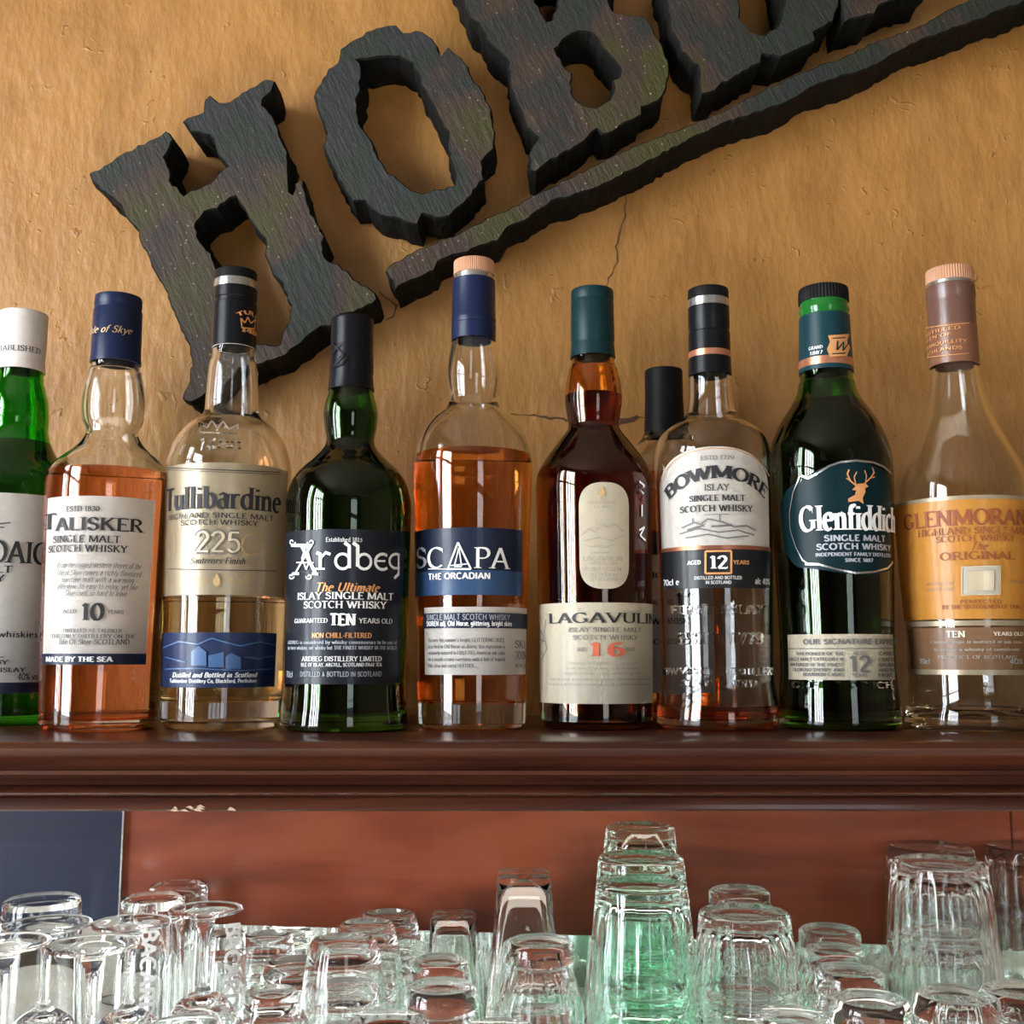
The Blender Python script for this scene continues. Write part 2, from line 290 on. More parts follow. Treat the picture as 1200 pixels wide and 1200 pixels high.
# glyph: (advance, [(points, serif marks: one letter per end: h = flat serif, v = upright serif, . = none)])
G = {
'A': (.74, [([(.36, 1), (.06, 0)], '.h'), ([(.36, 1), (.66, 0)], '.h'), ([(.16, .34), (.55, .34)], '..')]),
'B': (.64, [([(.14, 1), (.14, 0)], 'hh'), ([(.14, .98)] + arc(.33, .76, .20, .22, 90, -90) + [(.14, .54)], '..'), ([(.14, .54)] + arc(.35, .28, .23, .26, 90, -90) + [(.14, .02)], '..')]),
'C': (.70, [(arc(.38, .5, .31, .49, 48, 312, 14), 'v.')]),
'D': (.74, [([(.14, 1), (.14, 0)], 'hh'), ([(.14, .98)] + arc(.32, .5, .34, .48, 90, -90, 12) + [(.14, .02)], '..')]),
'E': (.60, [([(.14, 1), (.14, 0)], 'hh'), ([(.14, .98), (.52, .98)], '.v'), ([(.14, .52), (.42, .52)], '.v'), ([(.14, .02), (.55, .02)], '.v')]),
'F': (.56, [([(.14, 1), (.14, 0)], 'hh'), ([(.14, .98), (.52, .98)], '.v'), ([(.14, .52), (.42, .52)], '.v')]),
'G': (.76, [(arc(.38, .5, .31, .49, 48, 318, 14), 'v.'), ([(.62, .40), (.62, .10)], 'h.')]),
'H': (.78, [([(.14, 1), (.14, 0)], 'hh'), ([(.62, 1), (.62, 0)], 'hh'), ([(.14, .52), (.62, .52)], '..')]),
'I': (.32, [([(.16, 1), (.16, 0)], 'hh')]),
'J': (.40, [([(.24, 1), (.24, .12), (.10, -.06)], 'h.')]),
'K': (.72, [([(.14, 1), (.14, 0)], 'hh'), ([(.58, 1), (.16, .44)], 'h.'), ([(.28, .58), (.62, 0)], '.h')]),
'L': (.58, [([(.14, 1), (.14, 0)], 'hh'), ([(.14, .02), (.54, .02)], '.v')]),
'M': (.92, [([(.13, 1), (.10, 0)], 'hh'), ([(.14, 1), (.45, .08)], '..'), ([(.76, 1), (.45, .08)], '..'), ([(.77, 1), (.80, 0)], 'hh')]),
'N': (.78, [([(.13, 1), (.13, 0)], 'hh'), ([(.13, 1), (.63, 0)], '..'), ([(.63, 1), (.63, 0)], 'h.')]),
'O': (.78, [(arc(.39, .5, .32, .49, 0, 360, 18), '..')]),
'P': (.60, [([(.14, 1), (.14, 0)], 'hh'), ([(.14, .98)] + arc(.32, .73, .21, .25, 90, -90) + [(.14, .48)], '..')]),
'Q': (.78, [(arc(.39, .5, .32, .49, 0, 360, 18), '..'), ([(.40, .16), (.68, -.16)], '..')]),
'R': (.70, [([(.14, 1), (.14, 0)], 'hh'), ([(.14, .98)] + arc(.32, .75, .21, .23, 90, -90) + [(.14, .52)], '..'), ([(.32, .52), (.62, 0)], '.h')]),
'S': (.56, [([(.47, .80)] + arc(.28, .74, .18, .24, 50, 230, 8) + arc(.28, .26, .20, .25, 50, -140, 8) + [(.07, .22)], 'v.')]),
'T': (.66, [([(.33, 1), (.33, 0)], '.h'), ([(.05, .98), (.61, .98)], 'vv')]),
'U': (.76, [([(.14, 1), (.14, .35)] + arc(.38, .30, .24, .28, 180, 360, 8) + [(.62, 1)], 'hh')]),
'V': (.72, [([(.06, 1), (.36, 0)], 'h.'), ([(.66, 1), (.36, 0)], 'h.')]),
'W': (1.0, [([(.06, 1), (.30, 0)], 'h.'), ([(.50, .95), (.30, 0)], '..'), ([(.50, .95), (.70, 0)], '..'), ([(.94, 1), (.70, 0)], 'h.')]),
'X': (.70, [([(.08, 1), (.62, 0)], 'hh'), ([(.60, 1), (.08, 0)], 'hh')]),
'Y': (.68, [([(.06, 1), (.34, .48), (.34, 0)], 'hh'), ([(.62, 1), (.34, .48)], 'h.')]),
'Z': (.62, [([(.10, .98), (.54, .98), (.08, .02), (.56, .02)], 'vv')]),
'a': (.50, [(arc(.24, .22, .17, .21, 60, 330, 10), '..'), ([(.10, .60), (.24, .69), (.38, .60), (.38, .06), (.46, .02)], '..')]),
'b': (.54, [([(.12, 1), (.12, .02)], 'h.'), (arc(.27, .34, .19, .33, 150, -150, 12), '..')]),
'c': (.46, [(arc(.26, .34, .19, .33, 45, 315, 12), '..')]),
'd': (.54, [([(.42, 1), (.42, 0)], 'hh'), (arc(.26, .34, .19, .33, 30, 330, 12), '..')]),
'e': (.48, [([(.08, .38), (.42, .40)] + arc(.25, .34, .18, .33, 15, 310, 12), '..')]),
'f': (.34, [([(.34, .92)] + arc(.25, .80, .10, .19, 70, 180, 4) + [(.15, 0)], '.h'), ([(.02, .64), (.32, .64)], '..')]),
'g': (.50, [(arc(.24, .40, .17, .26, 0, 360, 12), '..'), ([(.41, .62), (.41, -.12), (.24, -.27), (.08, -.18)], '..')]),
'h': (.56, [([(.12, 1), (.12, 0)], 'hh'), ([(.12, .50), (.26, .66), (.40, .58), (.42, .44), (.42, 0)], '.h')]),
'i': (.28, [([(.14, .66), (.14, 0)], 'hh'), ([(.14, .84), (.14, .94)], '..')]),
'j': (.28, [([(.16, .66), (.16, -.15), (.04, -.26)], 'h.'), ([(.16, .84), (.16, .94)], '..')]),
'k': (.54, [([(.12, 1), (.12, 0)], 'hh'), ([(.42, .66), (.14, .30)], '..'), ([(.22, .40), (.46, 0)], '.h')]),
'l': (.28, [([(.14, 1), (.14, 0)], 'hh')]),
'm': (.82, [([(.12, .66), (.12, 0)], 'hh'), ([(.12, .50), (.26, .66), (.38, .56), (.40, 0)], '.h'), ([(.40, .50), (.54, .66), (.66, .56), (.68, 0)], '.h')]),
'n': (.56, [([(.12, .66), (.12, 0)], 'hh'), ([(.12, .50), (.26, .66), (.40, .58), (.42, .44), (.42, 0)], '.h')]),
'o': (.52, [(arc(.26, .34, .19, .33, 0, 360, 14), '..')]),
'p': (.54, [([(.12, .66), (.12, -.28)], 'hh'), (arc(.27, .34, .19, .33, 150, -150, 12), '..')]),
'r': (.40, [([(.12, .66), (.12, 0)], 'hh'), ([(.12, .44), (.24, .64), (.37, .62)], '..')]),
's': (.42, [([(.36, .56), (.22, .66), (.09, .54), (.20, .38), (.33, .26), (.30, .06), (.16, .00), (.06, .12)], '..')]),
't': (.36, [([(.16, .90), (.16, .12), (.24, .01), (.34, .08)], '..'), ([(.03, .64), (.32, .64)], '..')]),
'u': (.56, [([(.12, .66), (.12, .18), (.22, .02), (.34, .04), (.44, .20)], 'h.'), ([(.44, .66), (.44, 0)], 'hh')]),
'v': (.50, [([(.05, .66), (.25, 0)], 'h.'), ([(.45, .66), (.25, 0)], 'h.')]),
'w': (.72, [([(.05, .66), (.21, 0)], 'h.'), ([(.36, .62), (.21, 0)], '..'), ([(.36, .62), (.51, 0)], '..'), ([(.67, .66), (.51, 0)], 'h.')]),
'x': (.50, [([(.06, .66), (.44, 0)], 'hh'), ([(.42, .66), (.06, 0)], 'hh')]),
'y': (.50, [([(.05, .66), (.26, .02)], 'h.'), ([(.46, .66), (.20, -.22), (.06, -.26)], 'h.')]),
'z': (.46, [([(.06, .64), (.40, .64), (.06, .02), (.42, .02)], '..')]),
'0': (.62, [(arc(.31, .5, .23, .49, 0, 360, 16), '..')]),
'1': (.44, [([(.08, .84), (.24, 1), (.24, 0)], '.h')]),
'2': (.58, [([(.09, .76)] + arc(.29, .74, .20, .24, 160, -20, 8) + [(.08, .03), (.52, .03)], '.v')]),
'3': (.56, [(arc(.27, .75, .19, .23, 150, -80, 8) + arc(.27, .27, .21, .26, 80, -150, 8), '..')]),
'4': (.60, [([(.42, 0), (.42, 1), (.06, .28), (.56, .28)], 'h.')]),
'5': (.56, [([(.48, .97), (.16, .97), (.13, .56)] + arc(.28, .32, .21, .31, 120, -150, 10), '..')]),
'6': (.60, [([(.50, .90)] + arc(.31, .5, .23, .49, 80, 180, 6) + arc(.31, .30, .22, .29, 180, 500, 12), '..')]),
'7': (.54, [([(.07, .97), (.50, .97), (.22, 0)], 'v.')]),
'8': (.58, [(arc(.29, .75, .18, .23, -90, 270, 12), '..'), (arc(.29, .27, .22, .26, -90, 270, 12), '..')]),
'9': (.60, [([(.10, .10)] + arc(.29, .5, .23, .49, -100, 0, 6) + arc(.29, .70, .22, .29, 0, 320, 12), '..')]),
'&': (.78, [([(.66, .05), (.20, .70), (.26, .95), (.42, .92), (.44, .72), (.10, .30), (.18, .03), (.40, .03), (.64, .40)], '..')]),
'.': (.24, [([(.10, .02), (.10, .12)], '..')]), ',': (.24, [([(.12, .10), (.07, -.12)], '..')]),
'-': (.40, [([(.06, .38), (.34, .38)], '..')]), "'": (.20, [([(.10, 1), (.10, .8)], '..')]),
'+': (.5, [([(.05, .4), (.45, .4)], '..'), ([(.25, .2), (.25, .6)], '..')]), '%': (.7, [([(.6, 1), (.1, 0)], '..'), (arc(.17, .76, .12, .2, 0, 360, 8), '..'), (arc(.54, .24, .12, .2, 0, 360, 8), '..')]),
' ': (.34, []),
}
def strip(pts, thick, thin, nib=20):
    """polyline -> list of quads (4 points each) with nib contrast"""
    for i in range(1, len(pts) - 1):
        ax, ay = pts[i][0] - pts[i - 1][0], pts[i][1] - pts[i - 1][1]; bx, by = pts[i + 1][0] - pts[i][0], pts[i + 1][1] - pts[i][1]
        if ax * bx + ay * by < .35 * math.hypot(ax, ay) * math.hypot(bx, by):
            return strip(pts[:i + 1], thick, thin, nib) + strip(pts[i:], thick, thin, nib)
    L, R = [], []
    n = len(pts)
    for i, p in enumerate(pts):
        a = pts[max(0, i - 1)]; b = pts[min(n - 1, i + 1)]
        dx, dy = b[0] - a[0], b[1] - a[1]
        l = math.hypot(dx, dy) or 1e-9; dx /= l; dy /= l
        th = math.degrees(math.atan2(dy, dx))
        hw = .5 * (thin + (thick - thin) * abs(math.sin(math.radians(th - nib))))
        if 0 < i < n - 1:
            d1 = (p[0] - a[0], p[1] - a[1]); l1 = math.hypot(*d1) or 1e-9
            c = max(.5, (d1[0] * dx + d1[1] * dy) / l1); hw /= c
        L.append((p[0] - dy * hw, p[1] + dx * hw)); R.append((p[0] + dy * hw, p[1] - dx * hw))
    return [(L[i], L[i + 1], R[i + 1], R[i]) for i in range(n - 1)]
def layout(s, thick=.15, thin=.06, serif=True, track=0., shear=0., light=False):
    """-> quads in a frame where the caps are 1 high, total width"""
    q = []; x = 0
    for ch in s:
        adv, st = G.get(ch, G[' '])
        for pts, marks in st:
            if light and len(pts) > 8: pts = pts[::2] + ([pts[-1]] if len(pts) % 2 == 0 else [])
            pp = [(p[0] + x + shear * p[1], p[1]) for p in pts]
            q += strip(pp, thick, thin)
            if serif:
                for e, mk in ((0, marks[0]), (-1, marks[1])):
                    ex, ey = pp[e]
                    if mk == 'h':
                        h = thin * .8; w2 = thick * .5 + .075; up = -1 if ey > .5 else 1
                        y0, y1 = (ey, ey + up * h)
                        q.append(((ex - w2, y0), (ex + w2, y0), (ex + w2 * .8, y1), (ex - w2 * .8, y1)))
                    elif mk == 'v':
                        sgn = -1 if ey > .4 else 1
                        q.append(((ex - .02, ey - sgn * .03), (ex + thin * .6, ey - sgn * .03), (ex + thin * .6, ey + sgn * .17), (ex, ey + sgn * .05)))
        x += adv + track
    return q, x - track

# ---------------------------------------------------------------- bottles
SHELF_Z = 1.5
BOTTLES = 'whisky bottles in a row on the shelf'
class Bottle:
    def __init__(s, label, px, Y, prof, gm, name='whisky_bottle', wall=.0028, base=.007, top=None, tri=False):
        s.Y = Y
        z0 = SHELF_Z
        s.X = (px - 600) * depth(Y, z0) / FPX
        s.root = empty(name, (s.X, Y, z0), math.atan2(-s.X, Y) * -1 if False else math.atan2(s.X, Y) * -1)
        tag(s.root, label, 'bottle', BOTTLES)
        s.pts = []
        for py, hw in prof:
            z = at(600, py, Y).z
            s.pts.append([hw * depth(Y, z) / FPX, max(0, z - z0)])
        s.pts.sort(key=lambda p: p[1])
        s.pts[0][1] = 0
        s.curve = smooth_prof([tuple(p) for p in s.pts], 6)
        out = [(0, 0.0015), (s.pts[0][0] * .82, .0012), (s.pts[0][0] * .86, 0), (s.pts[0][0] - .0035, 0), (s.pts[0][0] - .0010, .0012)]
        body = [(r, max(z, .0035)) for r, z in s.curve if z > .0034]
        body = [(s.curve[0][0], .0035)] + body
        outer = out + body
        ztop = body[-1][1]
        inner = []
        for r, z in reversed(body):
            if z > base: inner.append((max(.002, r - wall), z))
        rb = inner[-1][0]
        inner += [(rb - .001, base + .0012), (rb - .004, base), (rb * .5, base + .001), (0, base + .002)]
        s.inner = inner; s.base = base; s.wall = wall; s.ztop = ztop
        bm = bmesh.new(); lathe(bm, outer + inner, 72)
        s.glass = link('glass_body', bm, gm, s.root)
    def R(s, z):
        c = s.curve
        if z <= c[0][1]: return c[0][0]
        for a, b in zip(c, c[1:]):
            if a[1] <= z <= b[1]:
                t = (z - a[1]) / max(1e-9, b[1] - a[1]); return a[0] + t * (b[0] - a[0])
        return c[-1][0]
    def zof(s, py, a=0.):
        """height over the shelf of the surface point at azimuth a seen at row py"""
        r = .035
        for _ in range(3):
            z = at(600, py, s.Y - r * math.cos(a)).z - SHELF_Z; r = s.R(max(0, z))
        return z
    def ang(s, px, py):
        z = s.zof(py); cx = proj_x(s.X, s.Y, z + SHELF_Z)
        hw = s.R(z) * FPX / depth(s.Y, z + SHELF_Z)
        return math.asin(max(-.999, min(.999, (px - cx) / hw)))
    def P(s, a, z, off):
        r = s.R(z) + off
        return (r * math.sin(a), -r * math.cos(a), z)
    def liquid(s, py, m):
        zl = at(600, py, s.Y).z - SHELF_Z
        pr = [(0, zl)]
        ins = [(r + .0003, z) for r, z in s.inner if z < zl]
        r0 = s.R(zl) - s.wall + .0003
        pr.append((r0 - .0004, zl)); pr.append((r0, zl - .0003))
        pr += ins[:-1] + [(0, s.base + .0015)]
        pr = [(r, z - (.0003 if i >= len(pr) - 4 else 0)) for i, (r, z) in enumerate(pr)]
        bm = bmesh.new(); lathe(bm, pr, 72); return link('whisky', bm, m, s.root)
    def cap(s, name, m, pts, closed=True, inner=.0012, ridges=0):
        """sleeve between rows, (py, half width) from the top down"""
        pr = []
        for py, hw in pts:
            z = at(600, py, s.Y).z - SHELF_Z; pr.append((hw * depth(s.Y, z + SHELF_Z) / FPX, z))
        rm = None
        if ridges: rm = lambda r, z, a: r * (1 + .014 * math.cos(ridges * a)) if r > .004 else r
        if closed:
            z, r = pr[0][1], pr[0][0]
            pr = [(0, z), (r * .55, z), (r - .0012, z), (r - .0003, z - .0004), (r, z - .0014)] + pr[1:]
        pr += [(pr[-1][0] - inner, pr[-1][1])]
        if closed: pr += [(pr[-1][0], pr[2][1] - .002), (0, pr[2][1] - .002)]
        else: pr += [(pr[0][0] - inner, pr[0][1])]
        bm = bmesh.new(); lathe(bm, pr, 96 if not ridges else 288, rm, close=not closed)
        return link(name, bm, m, s.root)
    def label(s, m, a0, a1, yt, yb, top=None, bot=None, name='label', off=None, parent=None, thick=.0003):
        if off is None: off = .0003 if parent is None else .0009
        """curved paper patch, a0..a1 degrees, rows yt..yb; top/bot(s) shift the edge (in rows) for s in 0..1"""
        a0, a1 = math.radians(a0), math.radians(a1); n = 56
        nv = 10
        bm = bmesh.new(); cols = []
        for i in range(n + 1):
            t = i / n; a = a0 + (a1 - a0) * t
            t2 = .5 - .5 * math.cos(math.pi * t) if (top or bot) else t
            if top or bot: a = a0 + (a1 - a0) * t2
            zt = s.zof(yt + (top(t2) if top else 0)); zb = s.zof(yb + (bot(t2) if bot else 0))
            f = [bm.verts.new(s.P(a, zb + (zt - zb) * k / nv, off)) for k in range(nv + 1)]
            cols.append(f)
        for A, B in zip(cols, cols[1:]):
            for k in range(nv):
                bm.faces.new((A[k], B[k], B[k + 1], A[k + 1]))
        r = bmesh.ops.solidify(bm, geom=list(bm.faces), thickness=thick)
        o = link(name, bm, m, parent or s.root, ang=40)
        o['zoff'] = off
        return o
    def ink(s, parent, m, items, off=.0012, name='lettering', raised=0.):
        """items: (text, x0, x1, ymid, height[, style]) or ('~', points, width[, closed]) or ('#', points)"""
        vs, fs = [], []
        def quad(pts):
            k = len(vs); vs.extend(pts); fs.append(tuple(range(k, k + len(pts))))
        for it in items:
            if it[0] == '~':
                src = list(it[1]) + ([it[1][0]] if len(it) > 3 and it[3] else []); dn = [src[0]]
                for p, q in zip(src, src[1:]):
                    k = max(1, int(math.hypot(q[0] - p[0], q[1] - p[1]) / 4))
                    dn += [(p[0] + (q[0] - p[0]) * j / k, p[1] + (q[1] - p[1]) * j / k) for j in range(1, k + 1)]
                pp = []
                for x, y in dn:
                    a = s.ang(x, y); pp.append((a * s.R(s.zof(y)), s.zof(y, a)))
                sc = s.Y / FPX; wd = it[2] * sc
                for q in strip(pp, wd, wd):
                    quad([s.P(u / s.R(z), z, off) for u, z in q])
            elif it[0] == '#':
                bq = bmesh.new(); bq.faces.new([bq.verts.new((x, y, 0)) for x, y in it[1]])
                xs = [p[0] for p in it[1]]; x = min(xs) + 3
                while x < max(xs):
                    bmesh.ops.bisect_plane(bq, geom=bq.verts[:] + bq.edges[:] + bq.faces[:], plane_co=(x, 0, 0), plane_no=(1, 0, 0)); x += 3
                for f in bq.faces:
                    quad([s.P(s.ang(v.co.x, v.co.y), s.zof(v.co.y, s.ang(v.co.x, v.co.y)), off) for v in f.verts])
                bq.free()
            else:
                t, x0, x1, ym, h = it[:5]; st = dict(it[5]) if len(it) > 5 else {}
                bow = st.pop('bow', 0)
                q, W = layout(t, light=h < 11, **st)
                a0, a1 = s.ang(x0, ym), s.ang(x1, ym); am = .5 * (a0 + a1)
                zm = s.zof(ym, am); hz = h * (s.Y - .03) / FPX
                r = s.R(zm)
                for k in q:
                    out = []
                    for x, y in k:
                        if bow:
                            th = math.radians(bow) * (2 * x / W - 1)
                            Rr = (a1 - a0) * r / 2 / math.sin(math.radians(bow))
                            u = (Rr + (y - .5) * hz) * math.sin(th); dz = (Rr + (y - .5) * hz) * math.cos(th) - Rr
                            out.append(s.P(am + u / r, zm + dz, off))
                        else:
                            out.append(s.P(a0 + (a1 - a0) * x / W, zm + (y - .5) * hz, off))
                    quad(out)
        if raised:
            n0 = len(vs); nf = list(fs)
            fs = []
            for f in nf:
                lo = [];
                for i in f:
                    x, y, z = vs[i]; r = math.hypot(x, y); k = (r - raised) / r
                    vs.append((x * k, y * k, z)); lo.append(len(vs) - 1)
                fs.append(f); fs.append(tuple(reversed(lo)))
                for j in range(len(f)):
                    jj = (j + 1) % len(f); fs.append((f[j], lo[j], lo[jj], f[jj]))
        me = bpy.data.meshes.new(name); me.from_pydata(vs, [], fs); me.materials.append(m)
        o = bpy.data.objects.new(name, me); COL.objects.link(o); o.parent = parent
        return o
TH = dict(thick=.165, thin=.065); BD = dict(thick=.25, thin=.10); SN = dict(thick=.13, thin=.12, serif=False)
SB = dict(thick=.2, thin=.17, serif=False); LT = dict(thick=.12, thin=.06); IT = dict(thick=.11, thin=.06, serif=False, shear=.3)
# ---------------------------------------------------------------- room
def quadbox(name, lo, hi, m, parent=None, kind='structure', bev=0, smooth=False):
    bm = bmesh.new(); box(bm, lo, hi, bev)
    o = link(name, bm, m, parent, smooth=smooth)
    if kind: o['kind'] = kind
    return o
R_ = ROOM
quadbox('floor', (R_['x0'] - .1, R_['y0'] - .1, -.1), (R_['x1'] + .1, R_['y1'] + .1, 0), M['room_wood'])
quadbox('ceiling', (R_['x0'] - .1, R_['y0'] - .1, R_['z1']), (R_['x1'] + .1, R_['y1'] + .1, R_['z1'] + .1), M['ceil'])
wb = quadbox('wall_back', (R_['x0'] - .1, R_['y1'], 0), (R_['x1'] + .1, R_['y1'] + .1, R_['z1']), M['wall'])
quadbox('wall_right', (R_['x1'], R_['y0'], 0), (R_['x1'] + .1, R_['y1'], R_['z1']), M['room'])
def holed_wall(name, axis, pos, th, u0, u1, holes, m):
    bm = bmesh.new(); hz0, hz1 = .9, 2.6
    def seg(a, b, z0, z1):
        if b - a < .001: return
        if axis == 'x': box(bm, (pos - th, a, z0), (pos, b, z1))
        else: box(bm, (a, pos - th, z0), (b, pos, z1))
    seg(u0, u1, 0, hz0); seg(u0, u1, hz1, R_['z1'])
    x = u0
    for c, wd in sorted(holes):
        seg(x, c - wd / 2, hz0, hz1); x = c + wd / 2
    seg(x, u1, hz0, hz1)
    o = link(name, bm, m, smooth=False); o['kind'] = 'structure'
    for k, (c, wd) in enumerate(holes):
        bm = bmesh.new()
        def bar(a, b, z0, z1, d=.04):
            if axis == 'x': box(bm, (pos - .055, a, z0), (pos - .055 + d, b, z1))
            else: box(bm, (a, pos - .055, z0), (b, pos - .055 + d, z1))
        a, b = c - wd / 2, c + wd / 2
        bar(a, a + .04, hz0, hz1); bar(b - .04, b, hz0, hz1); bar(a, b, hz0, hz0 + .05); bar(a, b, hz1 - .05, hz1)
        bar(a, b, 2.02, 2.06)
        nb = 3 if wd > .8 else 1
        for j in range(1, nb + 1):
            u = a + wd * j / (nb + 1); bar(u - .022, u + .022, hz0, hz1, .03)
        f = link('window_%d' % (len([q for q in COL.objects if q.name.startswith('window')]) + 1), bm, M['frame'], smooth=False)
        f['kind'] = 'structure'
holed_wall('wall_left', 'x', R_['x0'], .1, R_['y0'], R_['y1'], WIN_L, M['room'])
holed_wall('wall_front', 'y', R_['y0'], .1, R_['x0'], R_['x1'], [(1.2, .9)], M['room'])

# cracks in the plaster
def crack(pts, wd, seed):
    rnd = random.Random(seed); vs = []; fs = []
    P = []
    for a, b in zip(pts, pts[1:]):
        n = max(2, int(math.hypot(b[0] - a[0], b[1] - a[1]) / 5))
        for k in range(n):
            t = k / n; P.append((a[0] + (b[0] - a[0]) * t + rnd.uniform(-1.585, 1.6), a[1] + (b[1] - a[1]) * t + rnd.uniform(-1.2, 1.2)))
    P.append(pts[-1])
    P3 = [at(x, y, R_['y1'] - .0004) for x, y in P]
    for i, p in enumerate(P3):
        a = P3[max(0, i - 1)]; b = P3[min(len(P3) - 1, i + 1)]
        d = (b - a).normalized(); nn = Vector((-d.z, 0, d.x)) * wd * rnd.uniform(.35, 1) * (1 - .6 * abs(2 * i / len(P3) - 1))
        vs += [p + nn, p + Vector((0, .002, 0)), p - nn]
    for i in range(len(P3) - 1):
        k = 3 * i; fs += [(k, k + 3, k + 4, k + 1), (k + 1, k + 4, k + 5, k + 2)]
    vs = [(v[0], v[1] if j % 3 != 1 else R_['y1'] - .0003, v[2]) for j, v in enumerate(vs)]
    me = bpy.data.meshes.new('crack'); me.from_pydata(vs, [], fs); me.materials.append(M['crack'])
    o = bpy.data.objects.new('crack', me); COL.objects.link(o); o.parent = wb
crack([(734, 226), (733, 248), (727, 268), (722, 290), (723, 306), (716, 322), (709, 336), (704, 352)], .0010, 3)
crack([(598, 484), (640, 489), (680, 494), (725, 492), (742, 490), (765, 488)], .0016, 5)
crack([(722, 497), (735, 494), (748, 488)], .0030, 6)
crack([(445, 340), (455, 352), (465, 358), (462, 372), (452, 375)], .0012, 8)

# ---------------------------------------------------------------- the wooden sign letters
YF, YW = .862, R_['y1']
def densify(poly, step=5.5, jit=1.5, seed=0):
    rnd = random.Random(seed); out = []
    n = len(poly)
    for i in range(n):
        a, b = poly[i], poly[(i + 1) % n]
        L = math.hypot(b[0] - a[0], b[1] - a[1]); k = max(1, int(L / step))
        for j in range(k):
            t = j / k; jx, jy = (rnd.uniform(-jit, jit), rnd.uniform(-jit, jit))
            out.append((a[0] + (b[0] - a[0]) * t + jx, a[1] + (b[1] - a[1]) * t + jy))
    return out
def slab(name, loops, seed, label, cat='sign letter', group='wooden sign letters'):
    bm = bmesh.new(); rnd = random.Random(seed)
    rims = []
    for li, lp in enumerate(loops):
        dl = densify(lp, 5.5, 1.4, seed * 10 + li)
        base = [at(x, y, YF) for x, y in dl]
        layers = []
        nl = 6
        for k in range(nl):
            y = YF + .0015 + (YW - YF - .0015) * k / (nl - 1) if k else YF + .0018
            ring = []
            for i, p in enumerate(base):
                q = noise.noise(Vector((p.x * 60, p.z * 60, seed + k * .45))) * .0022
                q2 = noise.noise(Vector((p.x * 200, seed, p.z * 200 + k))) * .0010
                a = base[i - 1]; b = base[(i + 1) % len(base)]
                d = (b - a); d = d / (d.length or 1); nn = Vector((-d.z, 0, d.x))
                ring.append(bm.verts.new(Vector((p.x, y, p.z)) + nn * (q + q2 if k else 0)))
            layers.append(ring)
        front = []
        cx = sum((p for p in base), Vector()) / len(base)
        for i, p in enumerate(base):
            a = base[i - 1]; b = base[(i + 1) % len(base)]
            d = (b - a); d = d / (d.length or 1); nn = Vector((-d.z, 0, d.x))
            front.append(bm.verts.new(Vector((p.x, YF, p.z))))
        # chamfer: pull the front ring slightly inwards along the loop's own normal
        area = sum(base[i].x * base[(i + 1) % len(base)].z - base[(i + 1) % len(base)].x * base[i].z for i in range(len(base)))
        sg = 1 if area > 0 else -1
        if li > 0: sg = -sg
        for i, v in enumerate(front):
            a = base[i - 1]; b = base[(i + 1) % len(base)]
            d = (b - a); d = d / (d.length or 1); nn = Vector((-d.z, 0, d.x)) * sg
            v.co += nn * .0012
        seq = [front] + layers
        for A, B in zip(seq, seq[1:]):
            for i in range(len(A)):
                j = (i + 1) % len(A); bm.faces.new((A[i], A[j], B[j], B[i]))
        rims.append(front)
    ed = []
    for fr in rims:
        for i in range(len(fr)):
            e = bm.edges.get((fr[i], fr[(i + 1) % len(fr)]))
            if e: ed.append(e)
    bmesh.ops.triangle_fill(bm, use_beauty=True, use_dissolve=False, edges=ed)
    bmesh.ops.recalc_face_normals(bm, faces=bm.faces)
    c = Vector((sum(v.co.x for v in bm.verts), sum(v.co.y for v in bm.verts), sum(v.co.z for v in bm.verts))) / len(bm.verts)
    fl = [abs(f.normal.y) > .6 for f in bm.faces]
    o = link(name, bm, M['char'], None, smooth=False); o.data.materials.append(M['black_side'])
    for f, u in zip(o.data.polygons, fl): f.material_index = 0 if u else 1
    tag(o, label, cat, group)
    return o
H = [(103.7, 203.3), (125.8, 191.7), (140, 180), (153.3, 175.8), (161.7, 168.3), (178, 164), (194, 152.5), (199, 157), (203.3, 162), (200, 173.3), (191.7, 184.2), (199, 200), (200.8, 216.7), (208.3, 219), (216, 230),
     (223.3, 223.3), (248.3, 213.3), (258.3, 201), (266.7, 195), (260, 186.7), (252.5, 177.5), (250, 164), (246, 159), (233, 156), (223.3, 153.3), (215, 141.7), (220, 138.3), (238.3, 130), (239, 115), (245, 111), (251.7, 115), (256.7, 120), (268.3, 118.3), (283, 106.7), (313.3, 91), (323.3, 95.8), (321.7, 102),
     (307.5, 116.7), (307.5, 122.5), (316.7, 131.7), (323.3, 143.3), (328.3, 158.3), (336.7, 176.7), (338.3, 196.7), (338.3, 225), (341.7, 226.7), (346.7, 213.3), (354, 211.7), (358.3, 226.7), (365, 250), (380, 276.7), (377.5, 284), (380, 302.5), (397.5, 310), (415, 327.5), (430, 335), (441, 342.5), (441, 351), (437.5, 356), (415, 365), (400, 370), (390, 375), (389, 382.5), (375, 384), (355, 400), (341, 410),
     (332, 419), (302, 427), (280, 440), (255, 452), (238, 464), (229, 470), (217, 471), (213.7, 465), (222.5, 445), (225, 420), (220, 402.5), (205, 370), (195, 342.5), (180, 317.5), (165, 283), (162, 270), (146.7, 253), (141.7, 240), (136.7, 236), (121.7, 226.7), (108.3, 213)]
Hi = [(230, 261), (240, 248), (255, 244), (270, 233), (275, 229), (282, 240), (290, 251.7), (300, 268), (310, 280), (310, 297.5), (317.5, 320), (330, 332.5), (340, 358), (341, 370), (332.5, 387.5), (329, 404), (300, 402), (286, 394), (276, 365), (262, 330), (247.5, 297), (231, 278)]
slab('wooden_letter', [H, Hi], 1, 'rough charred wooden letter H at the low end of the bar')
